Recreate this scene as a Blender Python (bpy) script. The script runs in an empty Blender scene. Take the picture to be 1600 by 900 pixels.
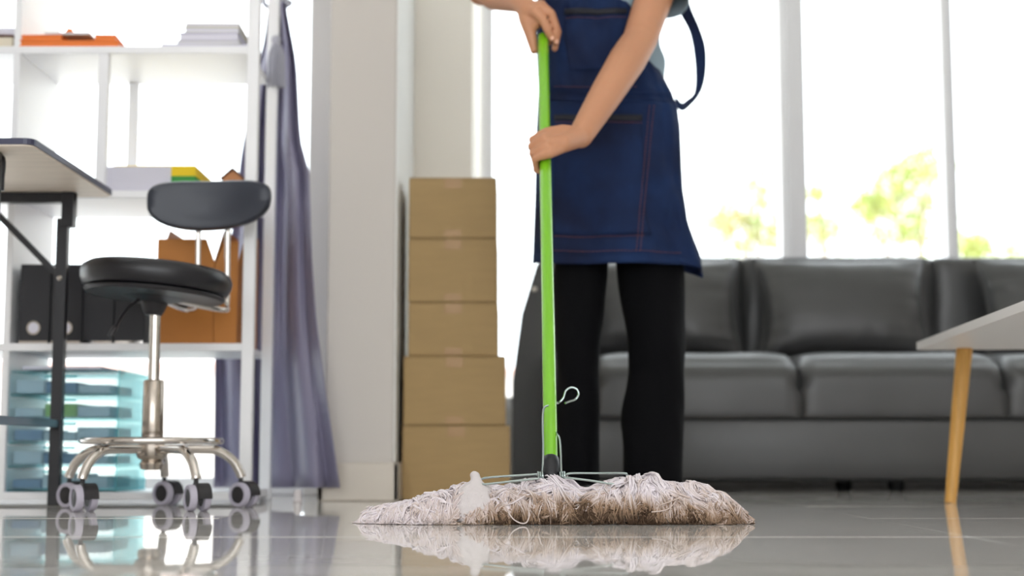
import bpy, bmesh, math, random
import numpy as np
from mathutils import Vector, Matrix, noise

random.seed(7)
rng = np.random.default_rng(7)
R = math.radians
C = bpy.context.scene.collection
scn = bpy.context.scene

# ------------------------------------------------------------------ camera
F_PX = 2311.0
CAM_H = 0.122
PITCH = math.atan(256.0 / F_PX)
cd = bpy.data.cameras.new('camera')
cam = bpy.data.objects.new('camera', cd)
C.objects.link(cam)
cam.location = (0, 0, CAM_H)
cam.rotation_euler = (math.pi / 2 + PITCH, 0, 0)
cd.sensor_width = 36.0
cd.lens = F_PX / 1600 * 36
cd.clip_start = 0.02
cd.dof.use_dof = True
cd.dof.focus_distance = 2.53
cd.dof.aperture_fstop = 2.5
cd.dof.aperture_blades = 0
scn.camera = cam

# ------------------------------------------------------------------ world and lights
w = bpy.data.worlds.new('sky')
scn.world = w
w.use_nodes = True
bg = w.node_tree.nodes['Background']
bg.inputs[0].default_value = (0.93, 0.97, 1.0, 1)
bg.inputs[1].default_value = 3.4

sd = bpy.data.lights.new('sun', 'SUN')
sd.energy = 8.0
sd.angle = R(2)
sd.color = (1, 0.96, 0.88)
sun = bpy.data.objects.new('sun', sd)
C.objects.link(sun)
sun.rotation_euler = Vector((0.50, 0.30, -0.80)).to_track_quat('-Z', 'Y').to_euler()

def area(name, loc, rot, sx, sy, power, col=(1, 1, 1)):
    d = bpy.data.lights.new(name, 'AREA')
    d.shape = 'RECTANGLE'
    d.size, d.size_y, d.energy, d.color = sx, sy, power, col
    o = bpy.data.objects.new(name, d)
    C.objects.link(o)
    o.location, o.rotation_euler = loc, rot
    return o
area('rear_fill_light', (0.3, -2.9, 1.45), (R(90), 0, 0), 5.6, 2.3, 32, (1, 0.98, 0.95))  # fill added at the rear opening to brighten surfaces facing the camera
area('ceiling_fill_light', (0.4, 1.2, 2.7), (0, 0, 0), 2.4, 2.4, 10, (1, 0.96, 0.90))  # overhead fill added to lift the room, not a fitting

scn.view_settings.view_transform = 'Standard'
scn.view_settings.look = 'None'
scn.view_settings.exposure = 0.0
scn.view_settings.gamma = 1.0
scn.view_settings.use_curve_mapping = False
scn.cycles.use_denoising = True
scn.cycles.max_bounces = 8
scn.cycles.transparent_max_bounces = 16
scn.cycles.caustics_reflective = False
scn.cycles.caustics_refractive = False
scn.cycles.sample_clamp_indirect = 6

# ------------------------------------------------------------------ helpers
cp, sp = math.cos(PITCH), math.sin(PITCH)
def at(px, py, Y):
    """world point at depth Y seen at photo pixel (px, py)"""
    u = (px - 800) / F_PX
    v = (450 - py) / F_PX
    dy, dz = cp - v * sp, sp + v * cp
    t = Y / dy
    return Vector((u * t, Y, CAM_H + dz * t))

def lin(c):
    return tuple(((x / 255) / 12.92 if x / 255 <= 0.04045 else ((x / 255 + 0.055) / 1.055) ** 2.4) for x in c)

def mat(name, rgb, rough=0.5, metal=0.0, spec=0.5, noise_scale=None, noise_amt=0.15, bump=0.0, bump_scale=80, coat=0.0, trans=0.0, rgb2=None, stretch=None):
    m = bpy.data.materials.new(name)
    m.use_nodes = True
    nt = m.node_tree
    b = nt.nodes['Principled BSDF']
    col = (*lin(rgb), 1)
    b.inputs['Base Color'].default_value = col
    b.inputs['Roughness'].default_value = rough
    b.inputs['Metallic'].default_value = metal
    b.inputs['Specular IOR Level'].default_value = spec
    b.inputs['Coat Weight'].default_value = coat
    tc = nt.nodes.new('ShaderNodeTexCoord')
    mp = nt.nodes.new('ShaderNodeMapping')
    nt.links.new(tc.outputs['Object'], mp.inputs[0])
    if stretch:
        mp.inputs['Scale'].default_value = stretch
    if noise_scale:
        n = nt.nodes.new('ShaderNodeTexNoise')
        n.inputs['Scale'].default_value = noise_scale
        n.inputs['Detail'].default_value = 5
        nt.links.new(mp.outputs[0], n.inputs['Vector'])
        r = nt.nodes.new('ShaderNodeValToRGB')
        r.color_ramp.elements[0].position = 0.3
        r.color_ramp.elements[1].position = 0.7
        if rgb2:
            c2 = lin(rgb2)
        else:
            c2 = tuple(min(1, x * (1 + noise_amt)) for x in col[:3])
        r.color_ramp.elements[0].color = tuple(x * (1 - noise_amt) for x in col[:3]) + (1,) if not rgb2 else col
        r.color_ramp.elements[1].color = (*c2, 1)
        nt.links.new(n.outputs['Fac'], r.inputs[0])
        nt.links.new(r.outputs[0], b.inputs['Base Color'])
    if bump:
        n2 = nt.nodes.new('ShaderNodeTexNoise')
        n2.inputs['Scale'].default_value = bump_scale
        n2.inputs['Detail'].default_value = 4
        nt.links.new(mp.outputs[0], n2.inputs['Vector'])
        bp = nt.nodes.new('ShaderNodeBump')
        bp.inputs['Strength'].default_value = bump
        bp.inputs['Distance'].default_value = 0.002
        nt.links.new(n2.outputs['Fac'], bp.inputs['Height'])
        nt.links.new(bp.outputs[0], b.inputs['Normal'])
    if trans:
        out = nt.nodes['Material Output']
        tr = nt.nodes.new('ShaderNodeBsdfTranslucent')
        tr.inputs[0].default_value = tuple(min(1, x * 1.15) for x in col[:3]) + (1,)
        mx = nt.nodes.new('ShaderNodeMixShader')
        mx.inputs[0].default_value = trans
        nt.links.new(b.outputs[0], mx.inputs[1])
        nt.links.new(tr.outputs[0], mx.inputs[2])
        nt.links.new(mx.outputs[0], out.inputs[0])
    return m

def clear_mat(name, tint, body, amount, rough=0.08, glow=0.0):
    """see-through plastic or glass: transparent mixed with a glossy body"""
    m = bpy.data.materials.new(name)
    m.use_nodes = True
    nt = m.node_tree
    b = nt.nodes['Principled BSDF']
    b.inputs['Base Color'].default_value = (*lin(body), 1)
    b.inputs['Roughness'].default_value = rough
    t = nt.nodes.new('ShaderNodeBsdfTransparent')
    t.inputs[0].default_value = (*lin(tint), 1)
    mx = nt.nodes.new('ShaderNodeMixShader')
    mx.inputs[0].default_value = amount
    nt.links.new(t.outputs[0], mx.inputs[1])
    src = b
    if glow:
        tl = nt.nodes.new('ShaderNodeBsdfTranslucent')
        tl.inputs[0].default_value = (*lin(body), 1)
        src = nt.nodes.new('ShaderNodeMixShader')
        src.inputs[0].default_value = glow
        nt.links.new(b.outputs[0], src.inputs[1]); nt.links.new(tl.outputs[0], src.inputs[2])
    nt.links.new(src.outputs[0], mx.inputs[2])
    nt.links.new(mx.outputs[0], nt.nodes['Material Output'].inputs[0])
    return m

ORG = {}
def link(o, parent, O):
    C.objects.link(o)
    ORG[o.name] = O
    if parent is not None:
        o.parent = parent
        o.location = O - ORG[parent.name]
    else:
        o.location = O
    return o

def tag(o, label=None, cat=None, group=None, kind=None):
    if label: o['label'] = label
    if cat: o['category'] = cat
    if group: o['group'] = group
    if kind: o['kind'] = kind
    return o

def thing(name, loc, label, cat, group=None):
    o = bpy.data.objects.new(name, None)
    o.empty_display_size = 0.05
    link(o, None, Vector(loc))
    return tag(o, label, cat, group)

class MB:
    def __init__(self):
        self.v, self.f = [], []
    def add(self, vs, fs):
        n = len(self.v)
        self.v += [Vector(p) for p in vs]
        self.f += [tuple(i + n for i in f) for f in fs]
        return self
    def box(self, c, s, rot=None, bevel=0.0, seg=2):
        bm = bmesh.new()
        bmesh.ops.create_cube(bm, size=1)
        for v in bm.verts:
            v.co = Vector((v.co.x * s[0], v.co.y * s[1], v.co.z * s[2]))
        if bevel > 0:
            bmesh.ops.bevel(bm, geom=list(bm.edges), offset=min(bevel, min(s) * 0.45), segments=seg, affect='EDGES', profile=0.5)
        M = (rot or Matrix.Identity(3))
        c = Vector(c)
        bm.verts.ensure_lookup_table()
        self.add([M @ v.co + c for v in bm.verts], [[v.index for v in f.verts] for f in bm.faces])
        bm.free()
        return self
    def bb(self, a, b, bevel=0.0):
        a, b = Vector(a), Vector(b)
        return self.box((a + b) / 2, [abs(b[i] - a[i]) for i in range(3)], None, bevel)
    def tube(self, pts, r, n=12, cap=True, closed=False, flat=None, up=None):
        """sweep; r one radius, list, or list of pairs (rx, ry); flat = scale of second axis"""
        pts = [Vector(p) for p in pts]
        k = len(pts)
        rr = r if isinstance(r, (list, tuple)) else [r] * k
        tang = []
        for i in range(k):
            if closed:
                t = pts[(i + 1) % k] - pts[i - 1]
            else:
                t = pts[min(i + 1, k - 1)] - pts[max(i - 1, 0)]
            tang.append(t.normalized())
        a = Vector(up) if up else Vector((0, 0, 1))
        if abs(a.dot(tang[0])) > 0.95: a = Vector((1, 0, 0))
        x = (a - tang[0] * a.dot(tang[0])).normalized()
        vs, fs = [], []
        for i in range(k):
            x = (x - tang[i] * x.dot(tang[i])).normalized()
            y = tang[i].cross(x)
            ra = rr[i]
            rx, ry = ra if isinstance(ra, (list, tuple)) else (ra, ra * (flat or 1))
            for j in range(n):
                t = 2 * math.pi * j / n
                vs.append(pts[i] + x * rx * math.cos(t) + y * ry * math.sin(t))
        m = k if closed else k - 1
        for i in range(m):
            for j in range(n):
                a0, a1 = i * n + j, i * n + (j + 1) % n
                b0, b1 = ((i + 1) % k) * n + j, ((i + 1) % k) * n + (j + 1) % n
                fs.append((a0, a1, b1, b0))
        if cap and not closed:
            fs.append(tuple(reversed(range(n))))
            fs.append(tuple((k - 1) * n + j for j in range(n)))
        return self.add(vs, fs)
    def lathe(self, prof, c, axis=(0, 0, 1), n=32, close=True):
        """prof: list of (r, h) along the axis"""
        ax = Vector(axis).normalized()
        q = ax.to_track_quat('Z', 'Y')
        vs, fs = [], []
        for (r, h) in prof:
            for j in range(n):
                t = 2 * math.pi * j / n
                vs.append(Vector(c) + q @ Vector((max(r, 1e-5) * math.cos(t), max(r, 1e-5) * math.sin(t), h)))
        for i in range(len(prof) - 1):
            for j in range(n):
                fs.append((i * n + j, i * n + (j + 1) % n, (i + 1) * n + (j + 1) % n, (i + 1) * n + j))
        if close:
            fs.append(tuple(reversed(range(n))))
            fs.append(tuple((len(prof) - 1) * n + j for j in range(n)))
        return self.add(vs, fs)
    def prism(self, poly, y0, y1, axis='y'):
        """poly in the two other axes, extruded between y0 and y1 along axis"""
        n = len(poly)
        if axis == 'y':
            vs = [(p[0], y0, p[1]) for p in poly] + [(p[0], y1, p[1]) for p in poly]
        elif axis == 'x':
            vs = [(y0, p[0], p[1]) for p in poly] + [(y1, p[0], p[1]) for p in poly]
        else:
            vs = [(p[0], p[1], y0) for p in poly] + [(p[0], p[1], y1) for p in poly]
        fs = [tuple(range(n)), tuple(reversed(range(n, 2 * n)))]
        fs += [(i, i + n, (i + 1) % n + n, (i + 1) % n) for i in range(n)]
        return self.add(vs, fs)
    def rings(self, rs, n=28, cap=True):
        """rs: list of (cx, cy, cz, rx, ry)"""
        vs, fs = [], []
        for (cx, cy, cz, rx, ry) in rs:
            for j in range(n):
                t = 2 * math.pi * j / n
                vs.append((cx + rx * math.cos(t), cy + ry * math.sin(t), cz))
        for i in range(len(rs) - 1):
            for j in range(n):
                fs.append((i * n + j, i * n + (j + 1) % n, (i + 1) * n + (j + 1) % n, (i + 1) * n + j))
        if cap:
            fs.append(tuple(reversed(range(n))))
            fs.append(tuple((len(rs) - 1) * n + j for j in range(n)))
        return self.add(vs, fs)
    def ball(self, c, r, n=16, m=10, sc=(1, 1, 1)):
        c = Vector(c)
        vs, fs = [], []
        for i in range(m + 1):
            a = math.pi * i / m
            for j in range(n):
                t = 2 * math.pi * j / n
                s = max(math.sin(a), 1e-3)
                vs.append(c + Vector((r * sc[0] * s * math.cos(t), r * sc[1] * s * math.sin(t), -r * sc[2] * math.cos(a))))
        for i in range(m):
            for j in range(n):
                fs.append((i * n + j, i * n + (j + 1) % n, (i + 1) * n + (j + 1) % n, (i + 1) * n + j))
        fs.append(tuple(reversed(range(n))))
        fs.append(tuple(m * n + j for j in range(n)))
        return self.add(vs, fs)
    def cap_tube(self, pts, r, n=14):
        """limb: tube plus balls on the joints"""
        rr = r if isinstance(r, (list, tuple)) else [r] * len(pts)
        self.tube(pts, list(rr), n)
        for p, q in zip(pts, rr):
            self.ball(p, q, 12, 8)
        return self
    def build(self, name, m, parent=None, smooth=True, origin=None, angle=40, fixn=True):
        xs = np.array([tuple(p) for p in self.v])
        lo, hi = xs.min(0), xs.max(0)
        O = Vector(origin) if origin is not None else Vector(((lo[0] + hi[0]) / 2, (lo[1] + hi[1]) / 2, lo[2]))
        me = bpy.data.meshes.new(name)
        me.from_pydata([p - O for p in self.v], [], self.f)
        if fixn:
            bm = bmesh.new(); bm.from_mesh(me)
            bmesh.ops.recalc_face_normals(bm, faces=bm.faces)
            bm.to_mesh(me); bm.free()
        me.materials.append(m)
        if smooth:
            for p in me.polygons: p.use_smooth = True
            try: me.set_sharp_from_angle(angle=R(angle))
            except Exception: pass
        o = bpy.data.objects.new(name, me)
        return link(o, parent, O)

def solid(o, th, off=0):
    m = o.modifiers.new('solid', 'SOLIDIFY'); m.thickness = th; m.offset = off
    return o
def subsurf(o, lv=1):
    m = o.modifiers.new('sub', 'SUBSURF'); m.levels = lv; m.render_levels = lv
    return o
def bake(o):
    """apply modifiers into the mesh data"""
    dg = bpy.context.evaluated_depsgraph_get()
    dg.update()
    me = bpy.data.meshes.new_from_object(o.evaluated_get(dg))
    o.modifiers.clear()
    o.data = me
    for p in me.polygons: p.use_smooth = True
    return o
def remesh(o, voxel, smooth=6, fac=0.5):
    m = o.modifiers.new('r', 'REMESH'); m.mode = 'VOXEL'; m.voxel_size = voxel; m.use_smooth_shade = True
    s = o.modifiers.new('s', 'SMOOTH'); s.factor = fac; s.iterations = smooth
    return bake(o)
def grid_faces(nu, nv):
    return [(i * nv + j, i * nv + j + 1, (i + 1) * nv + j + 1, (i + 1) * nv + j) for i in range(nu - 1) for j in range(nv - 1)]
def lerp(a, b, t): return a + (b - a) * t
def interp(x, pts):
    return float(np.interp(x, [p[0] for p in pts], [p[1] for p in pts]))
def smooth_path(pts, n=8):
    """Catmull-Rom through pts"""
    P = [Vector(p) for p in pts]
    out = []
    for i in range(len(P) - 1):
        p0, p1, p2, p3 = P[max(i - 1, 0)], P[i], P[i + 1], P[min(i + 2, len(P) - 1)]
        for k in range(n):
            t = k / n
            out.append(0.5 * ((2 * p1) + (-p0 + p2) * t + (2 * p0 - 5 * p1 + 4 * p2 - p3) * t * t + (-p0 + 3 * p1 - 3 * p2 + p3) * t ** 3))
    out.append(P[-1])
    return out

# ------------------------------------------------------------------ materials
M = {}
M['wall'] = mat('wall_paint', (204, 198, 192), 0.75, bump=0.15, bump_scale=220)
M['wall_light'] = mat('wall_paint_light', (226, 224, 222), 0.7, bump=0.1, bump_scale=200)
M['wall_bright'] = mat('wall_paint_brightened', (244, 238, 228), 0.7, bump=0.1, bump_scale=200)  # wall paint lightened to stand in for light missing on the middle wall
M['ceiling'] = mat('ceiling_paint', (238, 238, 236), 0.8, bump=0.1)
M['frame'] = mat('window_frame_white', (240, 240, 243), 0.35, noise_scale=6, noise_amt=0.03)
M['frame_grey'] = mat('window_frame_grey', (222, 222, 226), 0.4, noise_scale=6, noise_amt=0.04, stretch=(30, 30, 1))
M['glass'] = clear_mat('window_glass', (252, 254, 254), (240, 250, 250), 0.03, 0.02)
M['grout'] = mat('grout', (176, 172, 167), 0.85, bump=0.3)
M['baseboard'] = mat('baseboard_tile', (205, 196, 184), 0.35, noise_scale=5, noise_amt=0.04)
M['shelf'] = mat('shelf_white_laminate', (244, 244, 247), 0.45, noise_scale=3, noise_amt=0.02)
M['black_metal'] = mat('black_powder_coat', (18, 18, 26), 0.38, bump=0.2, bump_scale=500)
M['steel_bar'] = mat('blue_grey_steel', (92, 104, 118), 0.3, metal=0.8)
M['desk_wood'] = mat('desk_underside_wood', (244, 230, 214), 0.55, noise_scale=4, noise_amt=0.07, stretch=(1, 14, 14))
M['desk_edge'] = mat('desk_edge_band', (58, 60, 84), 0.35)
M['chrome'] = mat('chrome', (214, 208, 202), 0.08, metal=1.0)
M['chrome_dark'] = mat('worn_chrome', (190, 180, 170), 0.2, metal=1.0, noise_scale=20, noise_amt=0.15)
M['vinyl'] = mat('black_vinyl', (22, 22, 28), 0.30, bump=0.15, bump_scale=600)
M['vinyl_back'] = mat('navy_black_vinyl', (38, 43, 56), 0.34, bump=0.15, bump_scale=600)
M['caster_black'] = mat('caster_black', (34, 32, 36), 0.45)
M['caster_rim'] = mat('caster_grey_rubber', (186, 181, 196), 0.5)
M['leather'] = mat('grey_leather', (62, 62, 63), 0.42, noise_scale=8, noise_amt=0.05, bump=0.25, bump_scale=260)
M['leather'].node_tree.nodes['Principled BSDF'].inputs['Coat Weight'].default_value = 0.3
M['leather'].node_tree.nodes['Principled BSDF'].inputs['Coat Roughness'].default_value = 0.28
M['sofa_black'] = mat('sofa_base_black', (14, 14, 18), 0.6)
M['table_white'] = mat('table_white_top', (236, 232, 230), 0.35)
M['table_wood'] = mat('beech_leg', (222, 168, 88), 0.4, noise_scale=5, noise_amt=0.1, stretch=(30, 30, 2))
M['cardboard'] = mat('cardboard', (170, 142, 98), 0.8, noise_scale=12, noise_amt=0.04, bump=0.2, bump_scale=300, stretch=(1, 1, 6))
M['tape'] = mat('brown_tape', (172, 136, 92), 0.45)
M['curtain'] = mat('lavender_satin', (150, 146, 170), 0.36, trans=0.26, bump=0.1, bump_scale=900)
M['rope'] = mat('silver_grey_cord', (178, 178, 190), 0.6, bump=0.6, bump_scale=600)
M['green'] = mat('lime_green_paint', (124, 196, 30), 0.25, coat=0.4, noise_scale=3, noise_amt=0.03)
M['socket'] = mat('black_plastic_socket', (24, 25, 32), 0.4)
M['wire'] = mat('galvanised_wire', (176, 190, 188), 0.22, metal=0.9)
M['cloth_white'] = mat('white_cotton_cap', (214, 207, 208), 0.85, bump=0.4, bump_scale=500)
M['skin'] = mat('skin', (198, 142, 108), 0.5, noise_scale=7, noise_amt=0.06, bump=0.12, bump_scale=420)
M['skin'].node_tree.nodes['Principled BSDF'].inputs['Subsurface Weight'].default_value = 0.12
M['skin'].node_tree.nodes['Principled BSDF'].inputs['Subsurface Radius'].default_value = (0.02, 0.008, 0.004)
M['nail'] = mat('nail', (232, 178, 152), 0.3)
M['hair'] = mat('dark_hair', (28, 22, 20), 0.5, bump=0.5, bump_scale=300)
M['eye'] = mat('eye_dark', (30, 22, 18), 0.2)
M['eye_white'] = mat('eye_white', (235, 232, 228), 0.3)
M['lip'] = mat('lip', (178, 96, 84), 0.45)
M['trousers'] = mat('black_trousers', (5, 5, 8), 0.9, spec=0.15, bump=0.3, bump_scale=700)
M['shoe'] = mat('black_shoe', (15, 15, 17), 0.5)
M['shirt'] = mat('grey_blue_jersey', (140, 160, 172), 0.85, bump=0.3, bump_scale=700)
M['thread'] = mat('rust_thread', (112, 66, 66), 0.8)
M['dark_trim'] = mat('dark_pocket_trim', (14, 16, 30), 0.7)
M['binder'] = mat('binder_black', (20, 20, 28), 0.5, bump=0.3, bump_scale=300)
M['kraft'] = mat('brown_card_file', (190, 122, 52), 0.6, noise_scale=9, noise_amt=0.08)
M['paper'] = mat('paper_white', (226, 224, 236), 0.8)
M['paper_cream'] = mat('paper_cream', (226, 216, 196), 0.8)
M['paper_green'] = mat('paper_green_grey', (206, 208, 192), 0.8)
M['paper_lilac'] = mat('paper_lilac', (206, 202, 224), 0.8)
M['yellow'] = mat('yellow_paper', (250, 214, 18), 0.6)
M['green_paper'] = mat('green_paper', (62, 156, 66), 0.6)
M['orange'] = mat('orange_folder', (240, 128, 50), 0.55)
M['toy_wood'] = mat('toy_house_wood', (196, 132, 84), 0.6, noise_scale=8, noise_amt=0.1)
M['dark_wood'] = mat('dark_brown', (92, 52, 34), 0.6)
M['teal_clear'] = clear_mat('clear_teal_plastic', (214, 242, 244), (150, 214, 220), 0.34, 0.12, 0.5)
M['clear_white'] = clear_mat('clear_frosted_plastic', (240, 250, 252), (214, 236, 242), 0.22, 0.15, 0.5)
M['blue_item'] = mat('blue_fabric', (96, 130, 178), 0.7)
M['lime_item'] = mat('lime_card', (168, 210, 72), 0.6)
M['bark'] = mat('bark', (150, 130, 104), 0.9, bump=0.6, bump_scale=30)
M['concrete'] = mat('pale_paving', (238, 236, 232), 0.85, noise_scale=2, noise_amt=0.03)
M['render_wall'] = mat('pale_garden_wall', (214, 208, 206), 0.85, noise_scale=2, noise_amt=0.05)
M['roof_tile'] = mat('pink_coping', (214, 180, 172), 0.85)

# polished floor tile
m = bpy.data.materials.new('polished_grey_tile'); M['tile'] = m; m.use_nodes = True
nt = m.node_tree; b = nt.nodes['Principled BSDF']
tc = nt.nodes.new('ShaderNodeTexCoord')
geo = nt.nodes.new('ShaderNodeNewGeometry')
n1 = nt.nodes.new('ShaderNodeTexNoise'); n1.inputs['Scale'].default_value = 3.5; n1.inputs['Detail'].default_value = 8; n1.inputs['Distortion'].default_value = 0.8
nt.links.new(geo.outputs['Position'], n1.inputs['Vector'])
r1 = nt.nodes.new('ShaderNodeValToRGB')
r1.color_ramp.elements[0].position = 0.3; r1.color_ramp.elements[0].color = (*lin((212, 208, 204)), 1)
r1.color_ramp.elements[1].position = 0.72; r1.color_ramp.elements[1].color = (*lin((226, 223, 219)), 1)
nt.links.new(n1.outputs['Fac'], r1.inputs[0])
nt.links.new(r1.outputs[0], b.inputs['Base Color'])
n2 = nt.nodes.new('ShaderNodeTexNoise'); n2.inputs['Scale'].default_value = 9; n2.inputs['Detail'].default_value = 6
nt.links.new(geo.outputs['Position'], n2.inputs['Vector'])
mr = nt.nodes.new('ShaderNodeMapRange')
mr.inputs['From Min'].default_value = 0.4; mr.inputs['From Max'].default_value = 0.75
mr.inputs['To Min'].default_value = 0.015; mr.inputs['To Max'].default_value = 0.06
nt.links.new(n2.outputs['Fac'], mr.inputs['Value'])
n3 = nt.nodes.new('ShaderNodeTexNoise'); n3.inputs['Scale'].default_value = 260; n3.inputs['Detail'].default_value = 2
nt.links.new(geo.outputs['Position'], n3.inputs['Vector'])
mr3 = nt.nodes.new('ShaderNodeMapRange')
mr3.inputs['From Min'].default_value = 0.70; mr3.inputs['From Max'].default_value = 0.74
mr3.inputs['To Min'].default_value = 0.0; mr3.inputs['To Max'].default_value = 0.5
nt.links.new(n3.outputs['Fac'], mr3.inputs['Value'])
ad = nt.nodes.new('ShaderNodeMath'); ad.operation = 'ADD'
nt.links.new(mr.outputs[0], ad.inputs[0]); nt.links.new(mr3.outputs[0], ad.inputs[1])
nt.links.new(ad.outputs[0], b.inputs['Roughness'])
b.inputs['IOR'].default_value = 1.52

# denim
m = bpy.data.materials.new('navy_denim'); M['denim'] = m; m.use_nodes = True
nt = m.node_tree; b = nt.nodes['Principled BSDF']
b.inputs['Roughness'].default_value = 0.8
b.inputs['Specular IOR Level'].default_value = 0.25
tc = nt.nodes.new('ShaderNodeTexCoord')
n1 = nt.nodes.new('ShaderNodeTexNoise'); n1.inputs['Scale'].default_value = 6; n1.inputs['Detail'].default_value = 6
nt.links.new(tc.outputs['Object'], n1.inputs['Vector'])
r1 = nt.nodes.new('ShaderNodeValToRGB')
r1.color_ramp.elements[0].position = 0.32; r1.color_ramp.elements[0].color = (*lin((13, 20, 46)), 1)
r1.color_ramp.elements[1].position = 0.75; r1.color_ramp.elements[1].color = (*lin((22, 48, 92)), 1)
nt.links.new(n1.outputs['Fac'], r1.inputs[0]); nt.links.new(r1.outputs[0], b.inputs['Base Color'])
wv = nt.nodes.new('ShaderNodeTexWave'); wv.bands_direction = 'DIAGONAL'; wv.inputs['Scale'].default_value = 420; wv.inputs['Distortion'].default_value = 1
nt.links.new(tc.outputs['Object'], wv.inputs['Vector'])
bp = nt.nodes.new('ShaderNodeBump'); bp.inputs['Strength'].default_value = 0.2; bp.inputs['Distance'].default_value = 0.0006
nt.links.new(wv.outputs['Fac'], bp.inputs['Height']); nt.links.new(bp.outputs[0], b.inputs['Normal'])

# mop yarn, soiled towards the tips
m = bpy.data.materials.new('mop_yarn'); M['yarn'] = m; m.use_nodes = True
nt = m.node_tree; b = nt.nodes['Principled BSDF']
b.inputs['Roughness'].default_value = 0.9
att = nt.nodes.new('ShaderNodeAttribute'); att.attribute_name = 'dirt_shade'  # soiling on the strands, painted gap shade on the core
r1 = nt.nodes.new('ShaderNodeValToRGB')
e = r1.color_ramp.elements
e[0].position = 0.0; e[0].color = (*lin((240, 232, 238)), 1)
e[1].position = 1.0; e[1].color = (*lin((74, 54, 38)), 1)
q = e.new(0.35); q.color = (*lin((220, 204, 198)), 1)
q = e.new(0.65); q.color = (*lin((164, 136, 112)), 1)
nt.links.new(att.outputs['Fac'], r1.inputs[0]); nt.links.new(r1.outputs[0], b.inputs['Base Color'])

# foliage
def leaf_mat(name, a, c):
    m = bpy.data.materials.new(name); m.use_nodes = True
    nt = m.node_tree; b = nt.nodes['Principled BSDF']
    n1 = nt.nodes.new('ShaderNodeTexNoise'); n1.inputs['Scale'].default_value = 3
    tc = nt.nodes.new('ShaderNodeTexCoord'); nt.links.new(tc.outputs['Object'], n1.inputs['Vector'])
    r1 = nt.nodes.new('ShaderNodeValToRGB')
    r1.color_ramp.elements[0].position = 0.35; r1.color_ramp.elements[0].color = (*lin(a), 1)
    r1.color_ramp.elements[1].position = 0.65; r1.color_ramp.elements[1].color = (*lin(c), 1)
    nt.links.new(n1.outputs['Fac'], r1.inputs[0]); nt.links.new(r1.outputs[0], b.inputs['Base Color'])
    b.inputs['Roughness'].default_value = 0.5
    tr = nt.nodes.new('ShaderNodeBsdfTranslucent'); nt.links.new(r1.outputs[0], tr.inputs[0])
    mx = nt.nodes.new('ShaderNodeMixShader'); mx.inputs[0].default_value = 0.5
    nt.links.new(b.outputs[0], mx.inputs[1]); nt.links.new(tr.outputs[0], mx.inputs[2])
    nt.links.new(mx.outputs[0], nt.nodes['Material Output'].inputs[0])
    return m
M['leaf'] = leaf_mat('yellow_green_leaves', (162, 178, 98), (198, 200, 128))
M['leaf2'] = leaf_mat('peach_green_leaves', (164, 182, 108), (212, 184, 150))

# ================================================================== SETTING
XL, XR, YB, YW, ZC = -3.3, 3.9, -3.0, 5.6, 2.8
YWL = 4.2                                                   # plane of the left window
def struct(mb, name, m, parent=None, smooth=False):
    o = mb.build(name, m, parent, smooth)
    if parent is None: o['kind'] = 'structure'
    return o
floor = struct(MB().bb((XL, YB, -0.12), (XR, YW + 0.1, -0.0022)), 'floor', M['grout'])
tb = MB().box((0, 0, 0), (1.1995, 0.5993, 0.009), None, 0.0002, 1)
base = tb.build('tile', M['tile'], None, False, origin=(0, 0, 0))
tile_me = base.data
bpy.data.objects.remove(base)
i0, j0 = math.floor((XL + 0.54) / 1.2), math.floor((YB - 2.76) / 0.6)
for i in range(i0, 8):
    for j in range(j0, 5):
        cx, cy = -0.54 + 1.2 * (i + 0.5), 2.76 + 0.6 * (j + 0.5)
        if cx > XR or cy > YW: continue
        o = bpy.data.objects.new('tile', tile_me)
        link(o, floor, Vector((cx, cy, -0.0045 + 0.0)))
        tx, ty = random.uniform(-1, 1) * 0.0009, random.uniform(-1, 1) * 0.0004
        o.rotation_euler = (tx, ty, 0)
struct(MB().bb((XL - 0.15, YB - 0.15, ZC), (XR + 0.15, 4.34, ZC + 0.15)).bb((-0.42, 4.34, ZC), (XR + 0.15, YW + 0.15, ZC + 0.15)), 'ceiling', M['ceiling'])
struct(MB().bb((XL - 0.15, YB, -0.12), (XL, 4.32, ZC)), 'wall_left', M['wall'])
struct(MB().bb((XR, YB, -0.12), (XR + 0.15, YW, ZC)), 'wall_right', M['wall'])
# wall behind the camera with a wide window opening
bw = MB()
bw.bb((XL, YB - 0.15, -0.12), (XR, YB, 0.4)); bw.bb((XL, YB - 0.15, 2.55), (XR, YB, ZC))
bw.bb((XL, YB - 0.15, 0.4), (-2.6, YB, 2.55)); bw.bb((3.2, YB - 0.15, 0.4), (XR, YB, 2.55))
struct(bw, 'wall_front', M['wall'])
# stepped wall between the two windows
def px_x(px, Y): return at(px, 700, Y).x
CX0, CX1 = at(512, 400, 3.72).x, at(617, 400, 3.72).x
struct(MB().bb((CX0, 3.72, -0.1), (CX1, YWL + 0.14, ZC), 0.004), 'wall_pier', M['wall'])
PX1 = at(737, 300, 4.36).x
struct(MB().bb((CX1 - 0.02, 4.36, -0.1), (PX1, YW + 0.12, ZC)), 'wall_middle', M['wall_bright'])
struct(MB().bb((CX1 - 0.1, YWL + 0.1, -0.1), (CX1, 4.5, ZC)), 'wall_return', M['wall_light'])
# baseboard around the pier
bb = MB()
bz = 0.122 + (783 - 727) / 640 - 0.03
bb.bb((CX0 - 0.016, 3.704, 0), (CX1 + 0.016, 3.72, 0.095), 0.004)
bb.bb((CX1, 3.704, 0), (CX1 + 0.016, 4.36, 0.095), 0.004)
bb.bb((CX0 - 0.016, 3.704, 0), (CX0, 4.19, 0.095), 0.004)
bb.bb((CX1 + 0.016, 4.344, 0), (PX1 + 0.016, 4.36, 0.095), 0.004)
struct(bb, 'baseboard_pier', M['baseboard'])

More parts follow.
